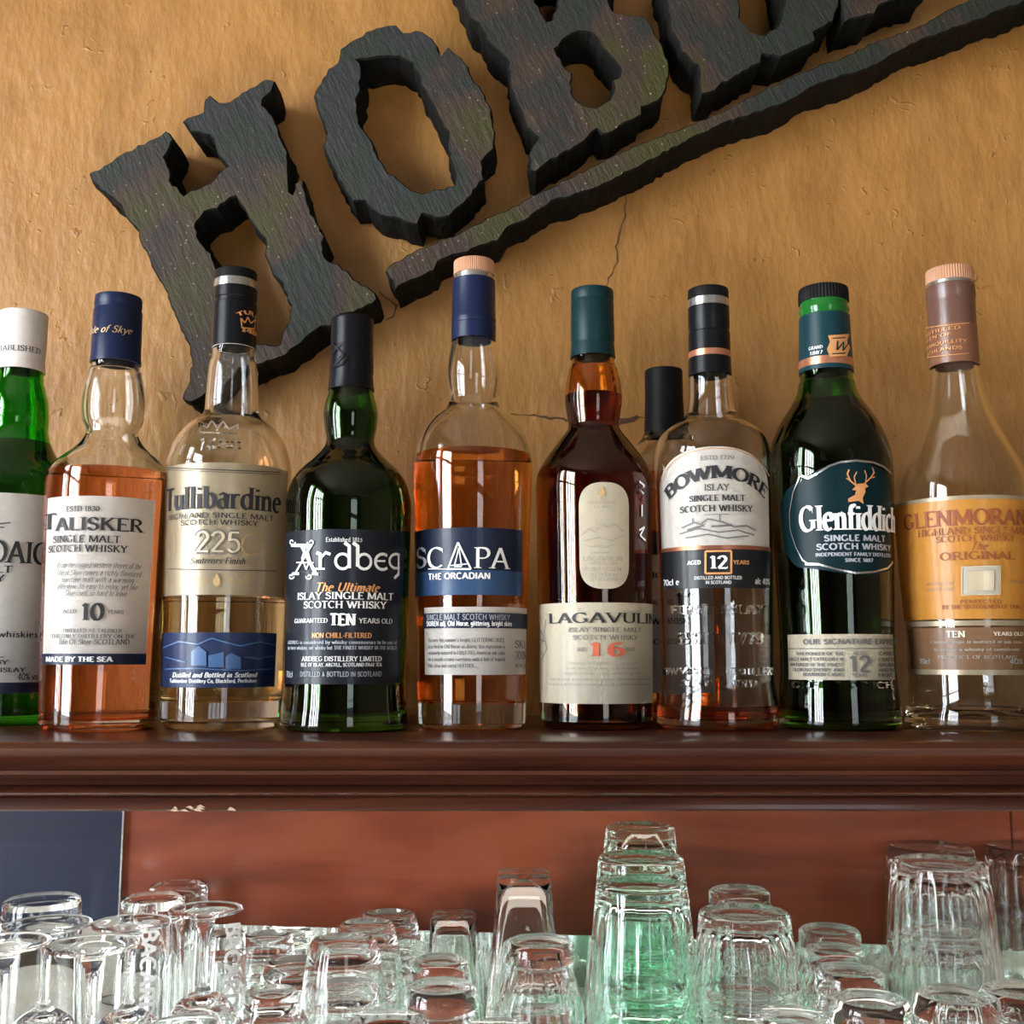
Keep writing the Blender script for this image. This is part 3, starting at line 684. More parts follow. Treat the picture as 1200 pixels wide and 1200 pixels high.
O_ = [(462.5, 28), (472.6, 37), (494, 34.6), (509.8, 49), (516.5, 65), (526.6, 55), (545.8, 72), (552.5, 90), (566, 105.5), (575, 128), (579.5, 155), (578.4, 173), (565, 191), (567, 211), (546, 238), (522, 256), (505, 254), (495, 251), (490, 262), (476, 260), (462.5, 256), (440, 249.5), (429, 235), (413, 236), (402, 220), (384, 186.5), (379, 171), (384, 155), (370, 123.5), (368, 112), (375, 96.5), (384, 79.6), (395, 73), (399.5, 57), (417.5, 43.6), (435.5, 33.5), (456, 30)]
Oi = [(417.5, 69.5), (449, 66.8), (469, 67.7), (482.8, 74), (496, 101), (512, 134.8), (524.4, 155), (524.4, 175), (534.5, 206.8), (532, 217), (494, 226), (476, 218), (451, 198), (444.5, 186.5), (433, 159.5), (420, 144), (417.5, 117), (422, 108), (424, 78.5)]
slab('wooden_letter', [O_, Oi], 2, 'rough charred wooden letter O with a tall oval opening')
B_ = [(522, -50), (543, 2), (550, 21), (562, 27), (571, 47), (594, 68), (596, 79), (598, 103), (611, 131), (616, 149), (630, 161), (620, 182), (622.7, 199), (628, 201), (641, 191), (669, 175), (690, 161), (699.7, 150), (705, 158), (718, 156), (737, 142), (753, 134), (753, 126), (772, 119), (781, 107), (784.8, 77), (779, 58), (765, 35), (758, 21), (748.7, 18.7), (730, 17.5), (718, 11.7), (713, 2), (722, -20), (716, -50)]
Bi = [(651.8, 58), (664.7, 43), (671.7, 38.5), (692.7, 37), (706.7, 56), (728.8, 81.7), (725, 89.8), (718, 93), (719.5, 102.7), (716, 116.7), (697, 124.8), (683, 123.7), (671.7, 114), (669, 86), (660, 74)]
Bi2 = [(622, -30), (627, 3), (636, 14), (640, 24), (646, 24), (652, 10), (656, -10), (652, -32)]
slab('wooden_letter', [B_, Bi, Bi2], 3, 'rough charred wooden letter B with a small round opening in its lower bowl')
U_ = [(768, -50), (780, 0), (782, 12), (786, 34), (800, 60), (818, 78), (820, 90), (820, 106), (824, 112), (833, 109), (848, 98), (872, 84), (892, 74), (894, 62), (914, 68), (940, 56), (954, 50), (955, 38), (978, 24), (984, 0), (975, -50)]
Ui = [(858, -40), (866, 0), (868, 20), (878, 36), (896, 40), (910, 32), (914, 26), (920, 0), (912, -40)]
slab('wooden_letter', [U_, Ui], 4, 'charred wooden letter cut off by the top edge, just right of the B')
L5 = [(975, -60), (985, 0), (987, 15), (990, 25), (1010, 20), (1025, 17), (1030, 5), (1060, -5), (1088, -14), (1092, -60)]
slab('wooden_letter', [L5], 5, 'end of a charred wooden letter above the high end of the bar')
BAR = [(451.7, 318), (456.7, 310), (486.7, 293), (526.7, 278), (563, 260), (596.7, 243), (663, 210), (720, 181.7), (763, 163), (830, 138), (880, 112), (940, 84), (1000, 61), (1018.7, 50), (1075, 31), (1100, 16.7), (1131, 2), (1230, -38), (1270, -20), (1200, 2), (1137, 27), (1100, 39.6), (1073, 50), (1018, 81), (1000, 86), (950, 102), (940, 112), (900, 128), (850, 144), (820, 158), (763, 188), (696.7, 221.7), (646.7, 236.7), (620, 255), (596, 266), (584, 282), (570, 287), (530, 300), (513, 308), (510, 316.7), (463, 338), (460, 330), (455, 326)]
slab('wooden_bar', [BAR], 6, 'long charred wooden bar slanting upward under the sign letters', 'sign bar', None)

# ---------------------------------------------------------------- back bar: moulded shelf and panels
bb = empty('bottle_shelf', (0, .77, 1.46))
tag(bb, 'dark mahogany shelf with a moulded front carrying the bottles', 'shelf')
TRIM = [0]
def struct(o):
    TRIM[0] += 1; o.parent = None; o.location = (0, 0, 0); o.name = 'trim_%d' % TRIM[0]; o['kind'] = 'structure'; return o
def ext(name, prof, m, x0=-1.585, x1=1.6, ang=50):
    """profile (y,z) list extruded along x"""
    bm = bmesh.new(); A = [bm.verts.new((x0, y, z)) for y, z in prof]; B = [bm.verts.new((x1, y, z)) for y, z in prof]
    n = len(prof)
    for i in range(n):
        j = (i + 1) % n; bm.faces.new((A[i], A[j], B[j], B[i]))
    bm.faces.new(A[::-1]); bm.faces.new(B)
    o = link(name, bm, m, None, ang=ang); o.parent = bb; o.location = -Vector(bb.location); return o
def zf(py, Y): return at(600, py, Y).z
YE = .628
# board with rounded nose
ext('shelf_board', [(.909, 1.5), (YE + .006, 1.5), (YE + .002, 1.4988), (YE, 1.496), (YE + .001, zf(884, YE)), (YE + .006, zf(890, YE)), (YE + .008, zf(903, YE + .008)), (.909, zf(903, YE + .008))], M['wood'])
z3, z4, z5 = zf(903, YE + .002), zf(920, YE + .01), zf(924, YE + .006)
ext('upper_bead', [(YE + .010, z3), (YE + .002, z3 - .0002), (YE + .001, z3 - .0022), (YE + .009, z3 - .0040), (YE + .013, z4 + .002), (YE + .012, z4), (.672, z4), (.672, z3)], M['wood'])
zb0, zb1 = z4, zf(934, YE + .01)
pr = [(.672, zb0), (YE + .014, zb0)] + [(YE + .014 - .012 * math.sin(math.pi * k / 8), zb0 + (zb1 - zb0) * k / 8) for k in range(1, 8)] + [(YE + .014, zb1), (.672, zb1)]
ext('lower_bead', pr, M['wood'])
zl = zf(951, YE + .016)
ext('lower_fascia', [(.672, zb1), (YE + .018, zb1), (YE + .016, zb1 - .002), (YE + .016, zl + .0012), (YE + .0175, zl), (.672, zl)], M['wood'])
# splintered chip on the lower edge
bm = bmesh.new(); rnd = random.Random(4)
for k in range(16):
    x = at(196 + 42 * rnd.random(), 948, YE + .016).x
    if k > 12: x = at(272, 948, YE + .016).x + rnd.uniform(-.001, .001)
    z = zl + rnd.uniform(.0003, .0036) * (1 - .02 * k); s = rnd.uniform(.0008, .0026)
    vs = [bm.verts.new((x - s, YE + .0156, z)), bm.verts.new((x + s * 1.3, YE + .0158, z - .0006)), bm.verts.new((x + s * .2, YE + .0150, z + .0011)), bm.verts.new((x, YE + .0166, z))]
    for f in ((0, 1, 2), (0, 1, 3), (1, 2, 3), (0, 2, 3)): bm.faces.new([vs[i] for i in f])
o = link('chipped_edge', bm, M['bare_wood'], smooth=False); o.parent = bb; o.location = -Vector(bb.location); o['label'] = 'pale splintered chip'
# panels below the shelf, lower edge sloping a little
YP = .892
def panel(name, pxs, m, th=.014, y=YP, ztop=1.475):
    (xa, ya), (xb, yb) = pxs
    a, b = at(xa, ya, y), at(xb, yb, y)
    ta, tb = a.x, b.x
    bm = bmesh.new()
    v = [bm.verts.new(p) for p in ((ta, y, a.z), (tb, y, b.z), (tb, y, ztop), (ta, y, ztop), (ta, y + th, a.z), (tb, y + th, b.z), (tb, y + th, ztop), (ta, y + th, ztop))]
    for f in ((0, 1, 2, 3), (5, 4, 7, 6), (4, 0, 3, 7), (1, 5, 6, 2), (4, 5, 1, 0), (3, 2, 6, 7)): bm.faces.new([v[i] for i in f])
    bmesh.ops.recalc_face_normals(bm, faces=bm.faces)
    bmesh.ops.bevel(bm, geom=list(bm.edges), offset=.0008, segments=2, affect='EDGES')
    o = link(name, bm, m, smooth=False); return struct(o)
panel('rear_panel', ((141, 1080), (1193, 1112)), M['panel'])
panel('rear_panel', ((-600, 1080), (139.5, 1080)), M['navy_panel'], y=YP - .003)
panel('rear_panel', ((1194.5, 1112), (1900, 1120)), M['panel'])
# pale strip between the panels
bm = bmesh.new(); xj = at(143, 1000, YP - .004).x
box(bm, (xj - .0008, YP - .005, 1.34), (xj + .0006, YP, 1.47)); o = link('joint_strip', bm, M['silver'], smooth=False); struct(o)
GZ = 1.255
bm = bmesh.new(); box(bm, (-1.585, .9065, 1.0), (1.6, .9095, 1.36)); o = link('rear_mirror', bm, M['mirror'], smooth=False); struct(o)
bm = bmesh.new(); box(bm, (-1.585, .38, GZ - .03), (1.6, .906, GZ), .003); gc = empty('glass_counter', (0, .66, 0)); tag(gc, 'pale counter under the upturned glasses', 'counter')
o = link('counter_top', bm, M['lining'], smooth=False); o.parent = gc; o.location = -Vector(gc.location)
bm = bmesh.new(); box(bm, (-1.585, .42, 0), (1.6, .9, GZ - .031)); o = link('cabinet_body', bm, M['wood'], smooth=False); o.parent = gc; o.location = -Vector(gc.location)

# added strip lamp hidden behind the fascia, brightens the upturned glasses
sl = empty('added_strip_lamp', (0, .70, 1.462)); tag(sl, 'added slim strip lamp under the bottle shelf behind its fascia', 'lamp')
bm = bmesh.new(); box(bm, (-1.3, -.02, .004), (1.3, .02, .012), .001); link('added_lamp_housing', bm, M['silver'], sl, smooth=False)
lp = bpy.data.lights.new('fill_strip_light', 'AREA'); lp.shape = 'RECTANGLE'; lp.size = 2.5; lp.size_y = .028; lp.energy = 2.2; lp.color = (1, .93, .80)
lo = bpy.data.objects.new('fill_strip_light', lp); COL.objects.link(lo); lo.location = (0, 0, .002); lo.rotation_euler = (math.radians(18), 0, 0); lo.parent = sl
# added bar counter, pale to bounce light and brighten the mirror
ct = empty('added_bar_counter', (.2, -.3, 0)); tag(ct, 'added pale bar counter facing the back bar, seen only in the mirror', 'counter')
bm = bmesh.new(); box(bm, (-1.4, -.85, .93), (1.7, .10, .97), .006); o = link('counter_top', bm, M['lining'], smooth=False); o.parent = ct; o.location = -Vector(ct.location)
bm = bmesh.new(); box(bm, (-1.35, -.78, 0), (1.65, .03, .929)); o = link('added_counter_front', bm, M['wood'], smooth=False); o.parent = ct; o.location = -Vector(ct.location)

M['shade_in'] = plain('added_lamp_shade', (.30, .26, .2), .5)
for lx in (-.45, .75):  # added unseen lamps, light the counter top to brighten the glassware
    lr = empty('added_pendant_lamp', (lx, -.5, 2.1)); tag(lr, 'added pendant lamp over the bar counter, on the side of the ' + ('window' if lx < 0 else 'blank wall'), 'lamp', 'added pendant lamps over the bar counter')
    bm = bmesh.new(); lathe(bm, [(.11, 0), (.105, .03), (.06, .09), (.02, .12), (.018, .12), (.055, .088), (.10, .03), (.106, 0)], 40, close=True)
    link('added_lamp_shade', bm, M['shade_in'], lr)
    bm = bmesh.new(); lathe(bm, [(0, .11), (.004, .11), (.004, .80), (0, .80)], 10); link('cord', bm, M['soft_black'], lr)
    lp = bpy.data.lights.new('fill_lamp_light', 'SPOT'); lp.energy = 120; lp.spot_size = math.radians(100); lp.spot_blend = .5; lp.shadow_soft_size = .045; lp.color = (1, .88, .70)
    lo = bpy.data.objects.new('fill_lamp_light', lp); COL.objects.link(lo); lo.location = (0, 0, .02); lo.parent = lr

# ---------------------------------------------------------------- glassware
def flute(nf, amp, z0, z1):
    def f(r, z, a):
        if r < .008: return r
        t = max(0, min(1, (z - z0) / (z1 - z0))); e = math.sin(math.pi * t) ** .35 if 0 < t < 1 else 0
        return r * (1 + amp * e * (abs(math.cos(nf * a / 2)) - .6))
    return f
protos = {}
def glass_mesh(kind, rb, rr, h):
    """inverted glass: base on top at z=h, rim at z=0"""
    key = (kind, round(rb, 4), round(rr, 4), round(h, 4))
    if key in protos: return protos[key]
    bm = bmesh.new(); t = .0021
    if kind in ('tumbler', 'green'):
        bt = .011
        o = [(0, h - .0018), (rb * .55, h - .0018), (rb * .8, h - .0006), (rb - .003, h), (rb - .0008, h - .001), (rb, h - .003), (rb + (rr - rb) * .12, h - .016), (rb + (rr - rb) * .3, h * .68), (rb + (rr - rb) * .62, h * .36), (rr - .0015, h * .14), (rr, h * .10), (rr, .002), (rr - .0008, 0)]
        i = [(rr - t, .0006), (rr - t - .0006, h * .12), (rb + (rr - rb) * .62 - t, h * .36), (rb + (rr - rb) * .3 - t, h * .68), (rb + (rr - rb) * .12 - t, h - .02), (rb - t - .001, h - bt - .003), (rb - .006, h - bt), (0, h - bt)]
        lathe(bm, o + i, 168, flute(16 if kind == 'tumbler' else 12, .085 if kind == 'tumbler' else .055, h * .14, h - .004))
    elif kind == 'small':
        bt = .012
        o = [(0, h - .001), (rb * .8, h - .001), (rb - .002, h), (rb, h - .002), (rb + .0006, h - .012), (rb - .0012, h - .015), (rb + (rr - rb) * .5, h * .5), (rr, .004), (rr - .0005, 0)]
        i = [(rr - t, .0006), (rb + (rr - rb) * .5 - t, h * .5), (rb - t - .001, h - .017), (rb - .006, h - bt), (0, h - bt)]
        lathe(bm, o + i, 160, flute(18, .055, .004, h - .014))
    elif kind == 'highball':
        bt = .014
        o = [(0, h - .001), (rb - .003, h), (rb - .0008, h - .0008), (rb, h - .003), (rb + (rr - rb) * .5, h * .5), (rr, .002), (rr - .0006, 0)]
        i = [(rr - .0018, .0006), (rb + (rr - rb) * .5 - .0018, h * .5), (rb - .002, h - bt - .002), (rb - .004, h - bt), (0, h - bt - .001)]
        lathe(bm, o + i, 72)
    elif kind == 'square':
        bt = .010
        def sq(r, z, a):
            if r < .004: return r
            c, s_ = abs(math.cos(a)), abs(math.sin(a)); return r * 1.02 / ((c ** 7 + s_ ** 7) ** (1 / 7))
        o = [(0, h - .001), (rb - .002, h), (rb, h - .002), (rr, .003), (rr - .0006, 0)]
        i = [(rr - .002, .0006), (rb - .003, h - .014), (rb * .6, h - .009), (0, h - .006)]
        lathe(bm, o + i, 96, sq)
    elif kind == 'cup':
        o = [(0, h - .003), (rb * .5, h - .0026), (rb * .8, h - .0005), (rb * .92, h - .0006), (rb, h - .003), (rb * 1.05, h - .008), (rb + (rr - rb) * .55, h * .7), (rr * .98, h * .4), (rr, .003), (rr - .0006, 0)]
        i = [(rr - .002, .0006), (rr * .98 - .002, h * .4), (rb + (rr - rb) * .55 - .002, h * .7), (rb * .9, h - .012), (rb * .5, h - .008), (0, h - .0075)]
        lathe(bm, smooth_prof(o, 2) + smooth_prof(i, 2), 72)
    elif kind == 'stem':
        # foot on top, stem, domed bowl, rim down
        st = .0032; hb = h - .052
        o = [(0, h - .0005), (rb * .25, h - .001), (rb * .6, h + .0005), (rb - .001, h + .002), (rb, h + .0012), (rb - .0006, h + .0002), (rb * .6, h - .0016), (rb * .3, h - .0045), (.0055, h - .009), (st, h - .016), (st, hb + .012), (.0048, hb + .004), (.011, hb), (.018, hb - .006), (rr * .88, hb - .018), (rr, hb - .038), (rr * .97, hb * .4), (rr * .82, .001), (rr * .82 - .0005, 0)]
        i = [(rr * .82 - .0012, .0004), (rr * .97 - .0012, hb * .4), (rr - .0013, hb - .038), (rr * .88 - .0013, hb - .0185), (.0165, hb - .0085), (.009, hb - .004), (0, hb - .003)]
        lathe(bm, smooth_prof(o, 3) + smooth_prof(i, 3), 72)
    m = {'green': 'green_tumbler', 'tumbler': 'tumbler', 'small': 'tumbler'}.get(kind, 'clear')
    bmesh.ops.recalc_face_normals(bm, faces=bm.faces)
    me = bpy.data.meshes.new(kind); bm.to_mesh(me); bm.free(); me.materials.append(M[m]); me.shade_smooth(); me.set_sharp_from_angle(angle=math.radians(50))
    protos[key] = me
    return me
NAMES = {'tumbler': ('faceted_tumbler', 'tumbler'), 'green': ('green_tumbler', 'tumbler'), 'small': ('small_tumbler', 'tumbler'), 'highball': ('highball_glass', 'glass'), 'square': ('square_glass', 'glass'), 'cup': ('glass_cup', 'cup'), 'stem': ('stemmed_glass', 'wine glass')}
ORD = ['topmost', 'second-down', 'third-down', 'fourth-down', 'fifth-down', 'sixth-down', 'seventh-down']
GROUPS = {'tumbler': 'faceted tumblers stacked upside down', 'green': 'green-tinted tumblers stacked upside down', 'small': 'small ribbed tumblers upside down', 'highball': 'straight glasses upside down', 'square': None, 'cup': 'rounded glass cups upside down', 'stem': 'stemmed glasses standing upside down'}
def stack(kind, px, py, Y, wpx, label, rr=None, h=.10, nest=.045, rot=0):
    """top glass's base centre is seen at (px,py), wpx wide, at depth Y; glasses nest down to the counter"""
    p = at(px, py, Y); d = depth(Y, p.z); rb = wpx * d / FPX / 2; rr = rr or rb * 1.35
    tot = p.z - GZ; out = []
    if kind in ('stem', 'highball', 'square'):
        n = 1; h = tot
    else:
        n = max(1, 1 + round((tot - h) / nest))
        if n == 1: h = tot
        else: nest = (tot - h) / (n - 1)
    me = glass_mesh(kind, rb, rr, h)
    for k in range(n):
        o = bpy.data.objects.new(NAMES[kind][0], me); COL.objects.link(o)
        o.location = (p.x, Y, GZ + (n - 1 - k) * nest if n > 1 else GZ); o.rotation_euler = (0, 0, rot)
        lb = label if n == 1 else ORD[k] + ' ' + label
        tag(o, lb, NAMES[kind][1], GROUPS[kind]); out.append(o)
    return out
stack('green', 750, 967, .845, 80, 'green tumbler in the back stack under the shelf', .036, .105, .045)
stack('green', 751, 1002, .752, 100, 'green tumbler in the middle green stack', .036, .105, .045)
stack('green', 752, 1034, .665, 106, 'green tumbler in the front green stack', .036, .105, .045)
stack('tumbler', 872, 1067, .70, 106, 'clear faceted tumbler in the stack right of the green ones', .0355, .095, .050)
stack('small', 866, 1042, .83, 70, 'small clear tumbler behind the faceted stack beside the green ones', .03, .07, .035)
stack('tumbler', 1100, 1008, .785, 106, 'tall clear faceted tumbler in the big right-hand stack', .0392, .11, .045)
stack('tumbler', 1090, 990, .866, 96, 'clear faceted tumbler in the stack behind the big right-hand one', .038, .11, .045)
stack('tumbler', 1207, 990, .866, 96, 'clear faceted tumbler in the stack at the right edge', .037, .11, .045)
stack('small', 972, 1088, .84, 70, 'small round tumbler, furthest back of the four in file', .0275, .065, .035)
stack('small', 977, 1111, .76, 68, 'small round tumbler, second from the back of the four in file', .0275, .065, .035)
stack('small', 995, 1136, .70, 78, 'small round tumbler, third from the back of the four in file', .0265, .065, .035)
stack('small', 1020, 1170, .62, 90, 'small round tumbler, frontmost of the four in file', .0275, .065, .035)
stack('small', 632, 1102, .73, 80, 'small ribbed tumbler in front of the square glass', .0315, .075, .030)
stack('square', 614, 1022, .83, 60, 'clear square tapered glass upside down against the red panel', .030, rot=math.pi / 4 * 0)
stack('square', 531, 1070, .865, 50, 'slim square glass with only its base above the panel edge', .022)
stack('small', 515, 1124, .765, 68, 'small tumbler with a ringed base behind the brightest tumbler', .0275, .065, .035)
stack('small', 516, 1155, .66, 84, 'small tumbler with a bright cream base, left of the square glass', .0275, .075, .035)
stack('cup', 403, 1100, .745, 78, 'rounded glass cup in the stack with a ribbed body, left of centre', .0275, .06, .022)
stack('cup', 455, 1070, .868, 66, 'rounded glass cup behind the ribbed cup stack, against the red panel', .0275, .07, .03)
stack('cup', 430, 1081, .81, 66, 'rounded glass cup between the ribbed cup stack and the panel', .0265, .07, .03)
stack('cup', 313, 1095, .862, 60, 'round-based glass cup in front of the pale lining, left part', .0265, .07, .03)
stack('cup', 347, 1127, .80, 76, 'wide round glass cup between the left cup and the ribbed stack', .029, .07, .03)
stack('cup', 318, 1160, .66, 62, 'low glass cup in front, left of the ribbed cup stack', .0265, .06, .022)
stack('highball', 210, 1036, .868, 66, 'tall straight glass furthest back beside the navy panel', .0225)
stack('highball', 180, 1050, .795, 72, 'tall straight glass with etched letters in front of the back one', .0235)
stack('highball', 50, 1052, .80, 86, 'wide tapered straight glass before the navy panel', .0325)
stack('highball', 264, 1092, .80, 46, 'tall narrow glass with upright lettering beside the panel edge', .0185)
stack('stem', 241, 1068, .745, 84, 'stemmed glass with its foot before the red panel', .0255, rot=.3)
stack('stem', 154, 1084, .72, 90, 'stemmed glass whose foot overlaps the tall straight glasses', .0262)
stack('stem', 109, 1110, .63, 104, 'stemmed glass with the widest foot, front middle of the left cluster', .0262)
stack('stem', 56, 1086, .73, 98, 'stemmed glass whose foot covers the wide tapered glass', .0262)
stack('stem', 6, 1108, .655, 100, 'stemmed glass cut off by the left edge', .026)
stack('stem', 217, 1205, .60, 84, 'stemmed glass low in front, foot at the bottom edge', .026)
stack('tumbler', 455, 1195, .58, 96, 'faceted tumbler low in front at the bottom edge, left of centre', .031, .09, .05)
stack('tumbler', 585, 1205, .58, 96, 'faceted tumbler low in front below the square glass', .031, .09, .05)
#stack('small', 706, 1112, .86, 58, 'small tumbler behind the green stacks, against the pale lining', .026, .065, .035)
stack('small', 1120, 1165, .67, 96, 'small wide tumbler low in front of the big right-hand stack', .0315, .075, .035)
stack('small', 1195, 1160, .70, 90, 'small wide tumbler low at the right edge', .031, .075, .035)
stack('small', 930, 1190, .58, 90, 'small tumbler at the bottom edge right of the faceted stack', .0275, .065, .035)

def glass_text(px, py0, py1, Y, r, text, X):
    """upright lettering on a straight glass, read from top to bottom"""
    q, W = layout(text, thick=.2, thin=.17, serif=False); vs = []; fs = []
    z0, z1 = at(px, py0, Y - r).z, at(px, py1, Y - r).z
    hw = 15 * Y / FPX
    for k in q:
        b = len(vs)
        for x, y in k:
            u = (y - .5) * hw / r; a = u + math.atan2(-X, Y)
            a = a + math.asin(max(-.9, min(.9, (px - proj_x(X, Y, z0)) * Y / FPX / r)))
            vs.append((X + (r + .0006) * math.sin(a), Y - (r + .0006) * math.cos(a), z0 + (z1 - z0) * x / W))
        fs.append(tuple(range(b, b + 4)))
    me = bpy.data.meshes.new('lettering'); me.from_pydata(vs, [], fs); me.materials.append(M['etch'])
    return bpy.data.objects.new('lettering', me)
for key, px, y0, y1, txt in (('etched letters', 176, 1088, 1200, 'BACARDI'), ('upright lettering', 273, 1082, 1190, 'BACARDI')):
    g = [o for o in COL.objects if key in o.get('label', '')][0]
    rr = max(math.hypot(v.co.x, v.co.y) for v in g.data.vertices)
    t = glass_text(px, y0, y1, g.location.y, rr - .0002, txt, g.location.x); COL.objects.link(t)
    for v in t.data.vertices: v.co -= g.location
    t.parent = g
# ---------------------------------------------------------------- the bottles
# 1 green bottle at the left edge
b = Bottle('green bottle with white label and white foil cap, cut by the left edge', 0, .80,
  [(849, 64), (830, 65), (760, 67), (640, 69), (570, 67), (553, 60), (535, 46), (520, 38), (505, 34), (490, 34), (470, 32), (455, 28), (437, 25), (372, 24)], M['brightgreen'])
b.liquid(520, M['green_liq'])
b.cap('foil_cap', M['white_cap'], [(368, 26.5), (402, 26.5), (424, 25.5), (436, 27)])
b.ink(b.root, M['grey_ink'], [('ESTABLISHED', -30, 44, 408, 7, TH), ('~', [(-6, 372), (2, 380), (8, 392), (20, 398)], 1.6)])
L = b.label(M['paper'], -70, 57, 577, 800, name='front_label')
b.label(M['navy_paper'], -70, 57, 800, 813, name='label_band', parent=L)
b.ink(L, M['ink'], [('LAPHROAIG', -98, 51, 647, 25, TH), ('MALT', -26, 14, 667, 8, TH), ('WHISKY', -42, 6, 678, 8, TH), ('scotch whiskies', -34, 39, 743, 7, SN),
  ('~', [(-20, 612), (0, 614), (12, 612)], 1.2), ('~', [(-20, 617), (6, 618)], 1.2), ('DISTILLED BY', -50, 9, 776, 5, TH), ('ISLE OF ISLAY', -34, 26, 785, 5, TH), ('~', [(-30, 770), (5, 770)], .8), ('40% vol', 18, 40, 793, 8, SN)])
# 2 talisker
b = Bottle('amber whisky bottle with a tall white label and navy foil cap', 115, .742,
  [(853, 63), (846, 66), (800, 67), (700, 69), (600, 70.5), (565, 70), (552, 67), (540, 56), (525, 39), (513, 30.5), (505, 29.5), (492, 34), (476, 35.5), (455, 33.5), (438, 30), (425, 27), (350, 25.5)], M['clear'])
b.liquid(556, M['amber2'])
b.cap('foil_cap', M['navy_cap'], [(349, 26.5), (360, 26.8), (361.5, 26), (364, 26), (366, 27.3), (420, 28), (423, 28.6), (427, 28.6)])
b.ink(b.root, M['gold_ink'], [('Isle of Skye', 112, 150, 387, 9, IT)], off=.0030)
L = b.label(M['paper'], -66, 44, 581, 766, name='front_label')
b.label(M['navy_paper'], -66, 44, 766, 779, name='label_band', parent=L)
b.ink(L, M['ink'], [('ESTD 1830', 84, 118, 597, 6, TH), ('T', 60, 73, 614, 18, TH), ('ALISKER', 73, 163, 614, 15, TH), ('SINGLE MALT', 70, 139, 632, 8, TH), ('SCOTCH WHISKY', 65, 146, 643, 8, TH), ('10', 98, 122, 717, 19, dict(thick=.2, thin=.06))])
b.ink(L, M['grey_ink'], [('From the rugged western shores of the', 74, 160, 662, 6.5, IT), ('Isle of Skye comes a richly flavoured', 74, 160, 671, 6.5, IT), ('maritime malt with a warming', 78, 152, 679, 6.5, IT),
  ('afterglow. So easy to enjoy, yet like', 74, 156, 687, 6.5, IT), ('Skye itself, so hard to leave.', 82, 146, 695, 6.5, IT), ('YEARS', 125, 142, 717, 4, TH), ('AGED', 80, 94, 717, 4, TH),
  ('DISTILLED AT TALISKER', 80, 140, 739, 4, TH), ('THE ONLY DISTILLERY ON THE', 68, 154, 745.5, 4.2, TH), ('Isle Of Skye SCOTLAND', 76, 148, 752, 6, TH)])
b.ink(L, M['navy_ink'], [('~', [(50, 737), (54, 734), (55, 742), (50, 746), (54, 750), (52, 752)], 1.1)])
b.ink(L, M['white_ink'], [('MADE BY THE SEA', 63, 130, 772.5, 5.5, BD)], off=.0017)
# 3 tullibardine
b = Bottle('clear bottle of pale whisky with a tall gold label and a blue picture band', 259, .752,
  [(853, 66), (847, 69), (800, 69.5), (700, 70.5), (600, 71.5), (555, 71.5), (540, 70), (525, 65.5), (510, 57), (499, 47), (491, 36), (482, 31), (465, 30), (430, 27.5), (410, 24), (330, 22)], M['clear'], base=.018)
b.liquid(703, M['straw'])
b.cap('screw_cap', M['soft_black'], [(319, 24), (331, 24.3)])
b.cap('silver_ring', M['silver'], [(331, 24.6), (335, 24.9), (340, 24.9)], closed=False)
b.cap('neck_sleeve', M['black_cap'], [(340, 24.6), (352, 24.8), (353, 24), (357, 24), (358, 25), (408, 25.6), (409, 25.6)], closed=False)
b.cap('silver_lining', M['white_cap'], [(396, 24.2), (409.4, 24.4)], closed=False, inner=.0004)
cr = [('~', [(287 + 11 * math.cos(t * .4), 381 + 14 * math.sin(t * .4)) for t in range(16)], .8)]
b.ink(b.root, M['copper_ink'], [('~', [(282, 384), (281, 373), (285, 378), (288, 371), (291, 378), (296, 373), (295, 384)], 1.6, True), ('1488', 281, 298, 388, 6, BD), ('TULLIBARDINE', 0, 0, 0, 0)] [:2] + [('TULLI', 277, 300, 366, 5, dict(thick=.2, thin=.15, serif=False, bow=40))], off=.0017)
b.ink(b.root, M['clear'], [('~', [(238, 508), (236, 497), (245, 503), (250, 494), (256, 503), (262, 494), (268, 503), (278, 497), (276, 508)], 1.8, True), ('1488', 236, 281, 521, 15, dict(thick=.16, thin=.12))], off=.0011, name='embossed_crest', raised=.0016)
L = b.label(M['gold_paper'], -79, 65, 542, 697, name='front_label')
b.ink(L, M['ink'], [('Tullibardine', 201, 324, 583, 26, dict(thick=.17, thin=.05)), ('HIGHLAND SINGLE MALT', 204, 316, 604, 6, SN), ('SCOTCH WHISKY', 217, 299, 612, 6, SN), ('Sauternes Finish', 227, 285, 657, 7, dict(thick=.14, thin=.06, shear=.2)),
  ('~', [(201, 551), (323, 551)], .9), ('~', [(201, 553.5), (323, 553.5)], .5), ('~', [(203, 668), (320, 668)], .8)])
b.ink(L, M['grey_ink'], [('225', 232, 281, 635, 25, dict(thick=.22, thin=.18, serif=False))])
b.ink(L, M['gold_paper'], [('225', 232.6, 280.4, 635, 23.6, dict(thick=.12, thin=.08, serif=False))], off=.0014)
b.ink(L, M['gold_ink'], [('~', [(292 + 11 * math.cos(t * .42 + k), 637 + 13 * math.sin(t * .42)) for t in range(16)], .8) for k in (0, .3)] + [('~', [(206 + 5 * math.cos(t * .42), 637 + 12 * math.sin(t * .42)) for t in range(16)], .8)]
  + [('#', [(255, 671), (259, 680), (258, 685), (255, 687), (252, 685), (251, 680)]), ('FIRST FILL', 222, 247, 680, 4, SN), ('CASK AGED', 263, 288, 680, 4, SN)])
L = b.label(M['pic_blue'], -79, 56, 741, 806, name='picture_label')
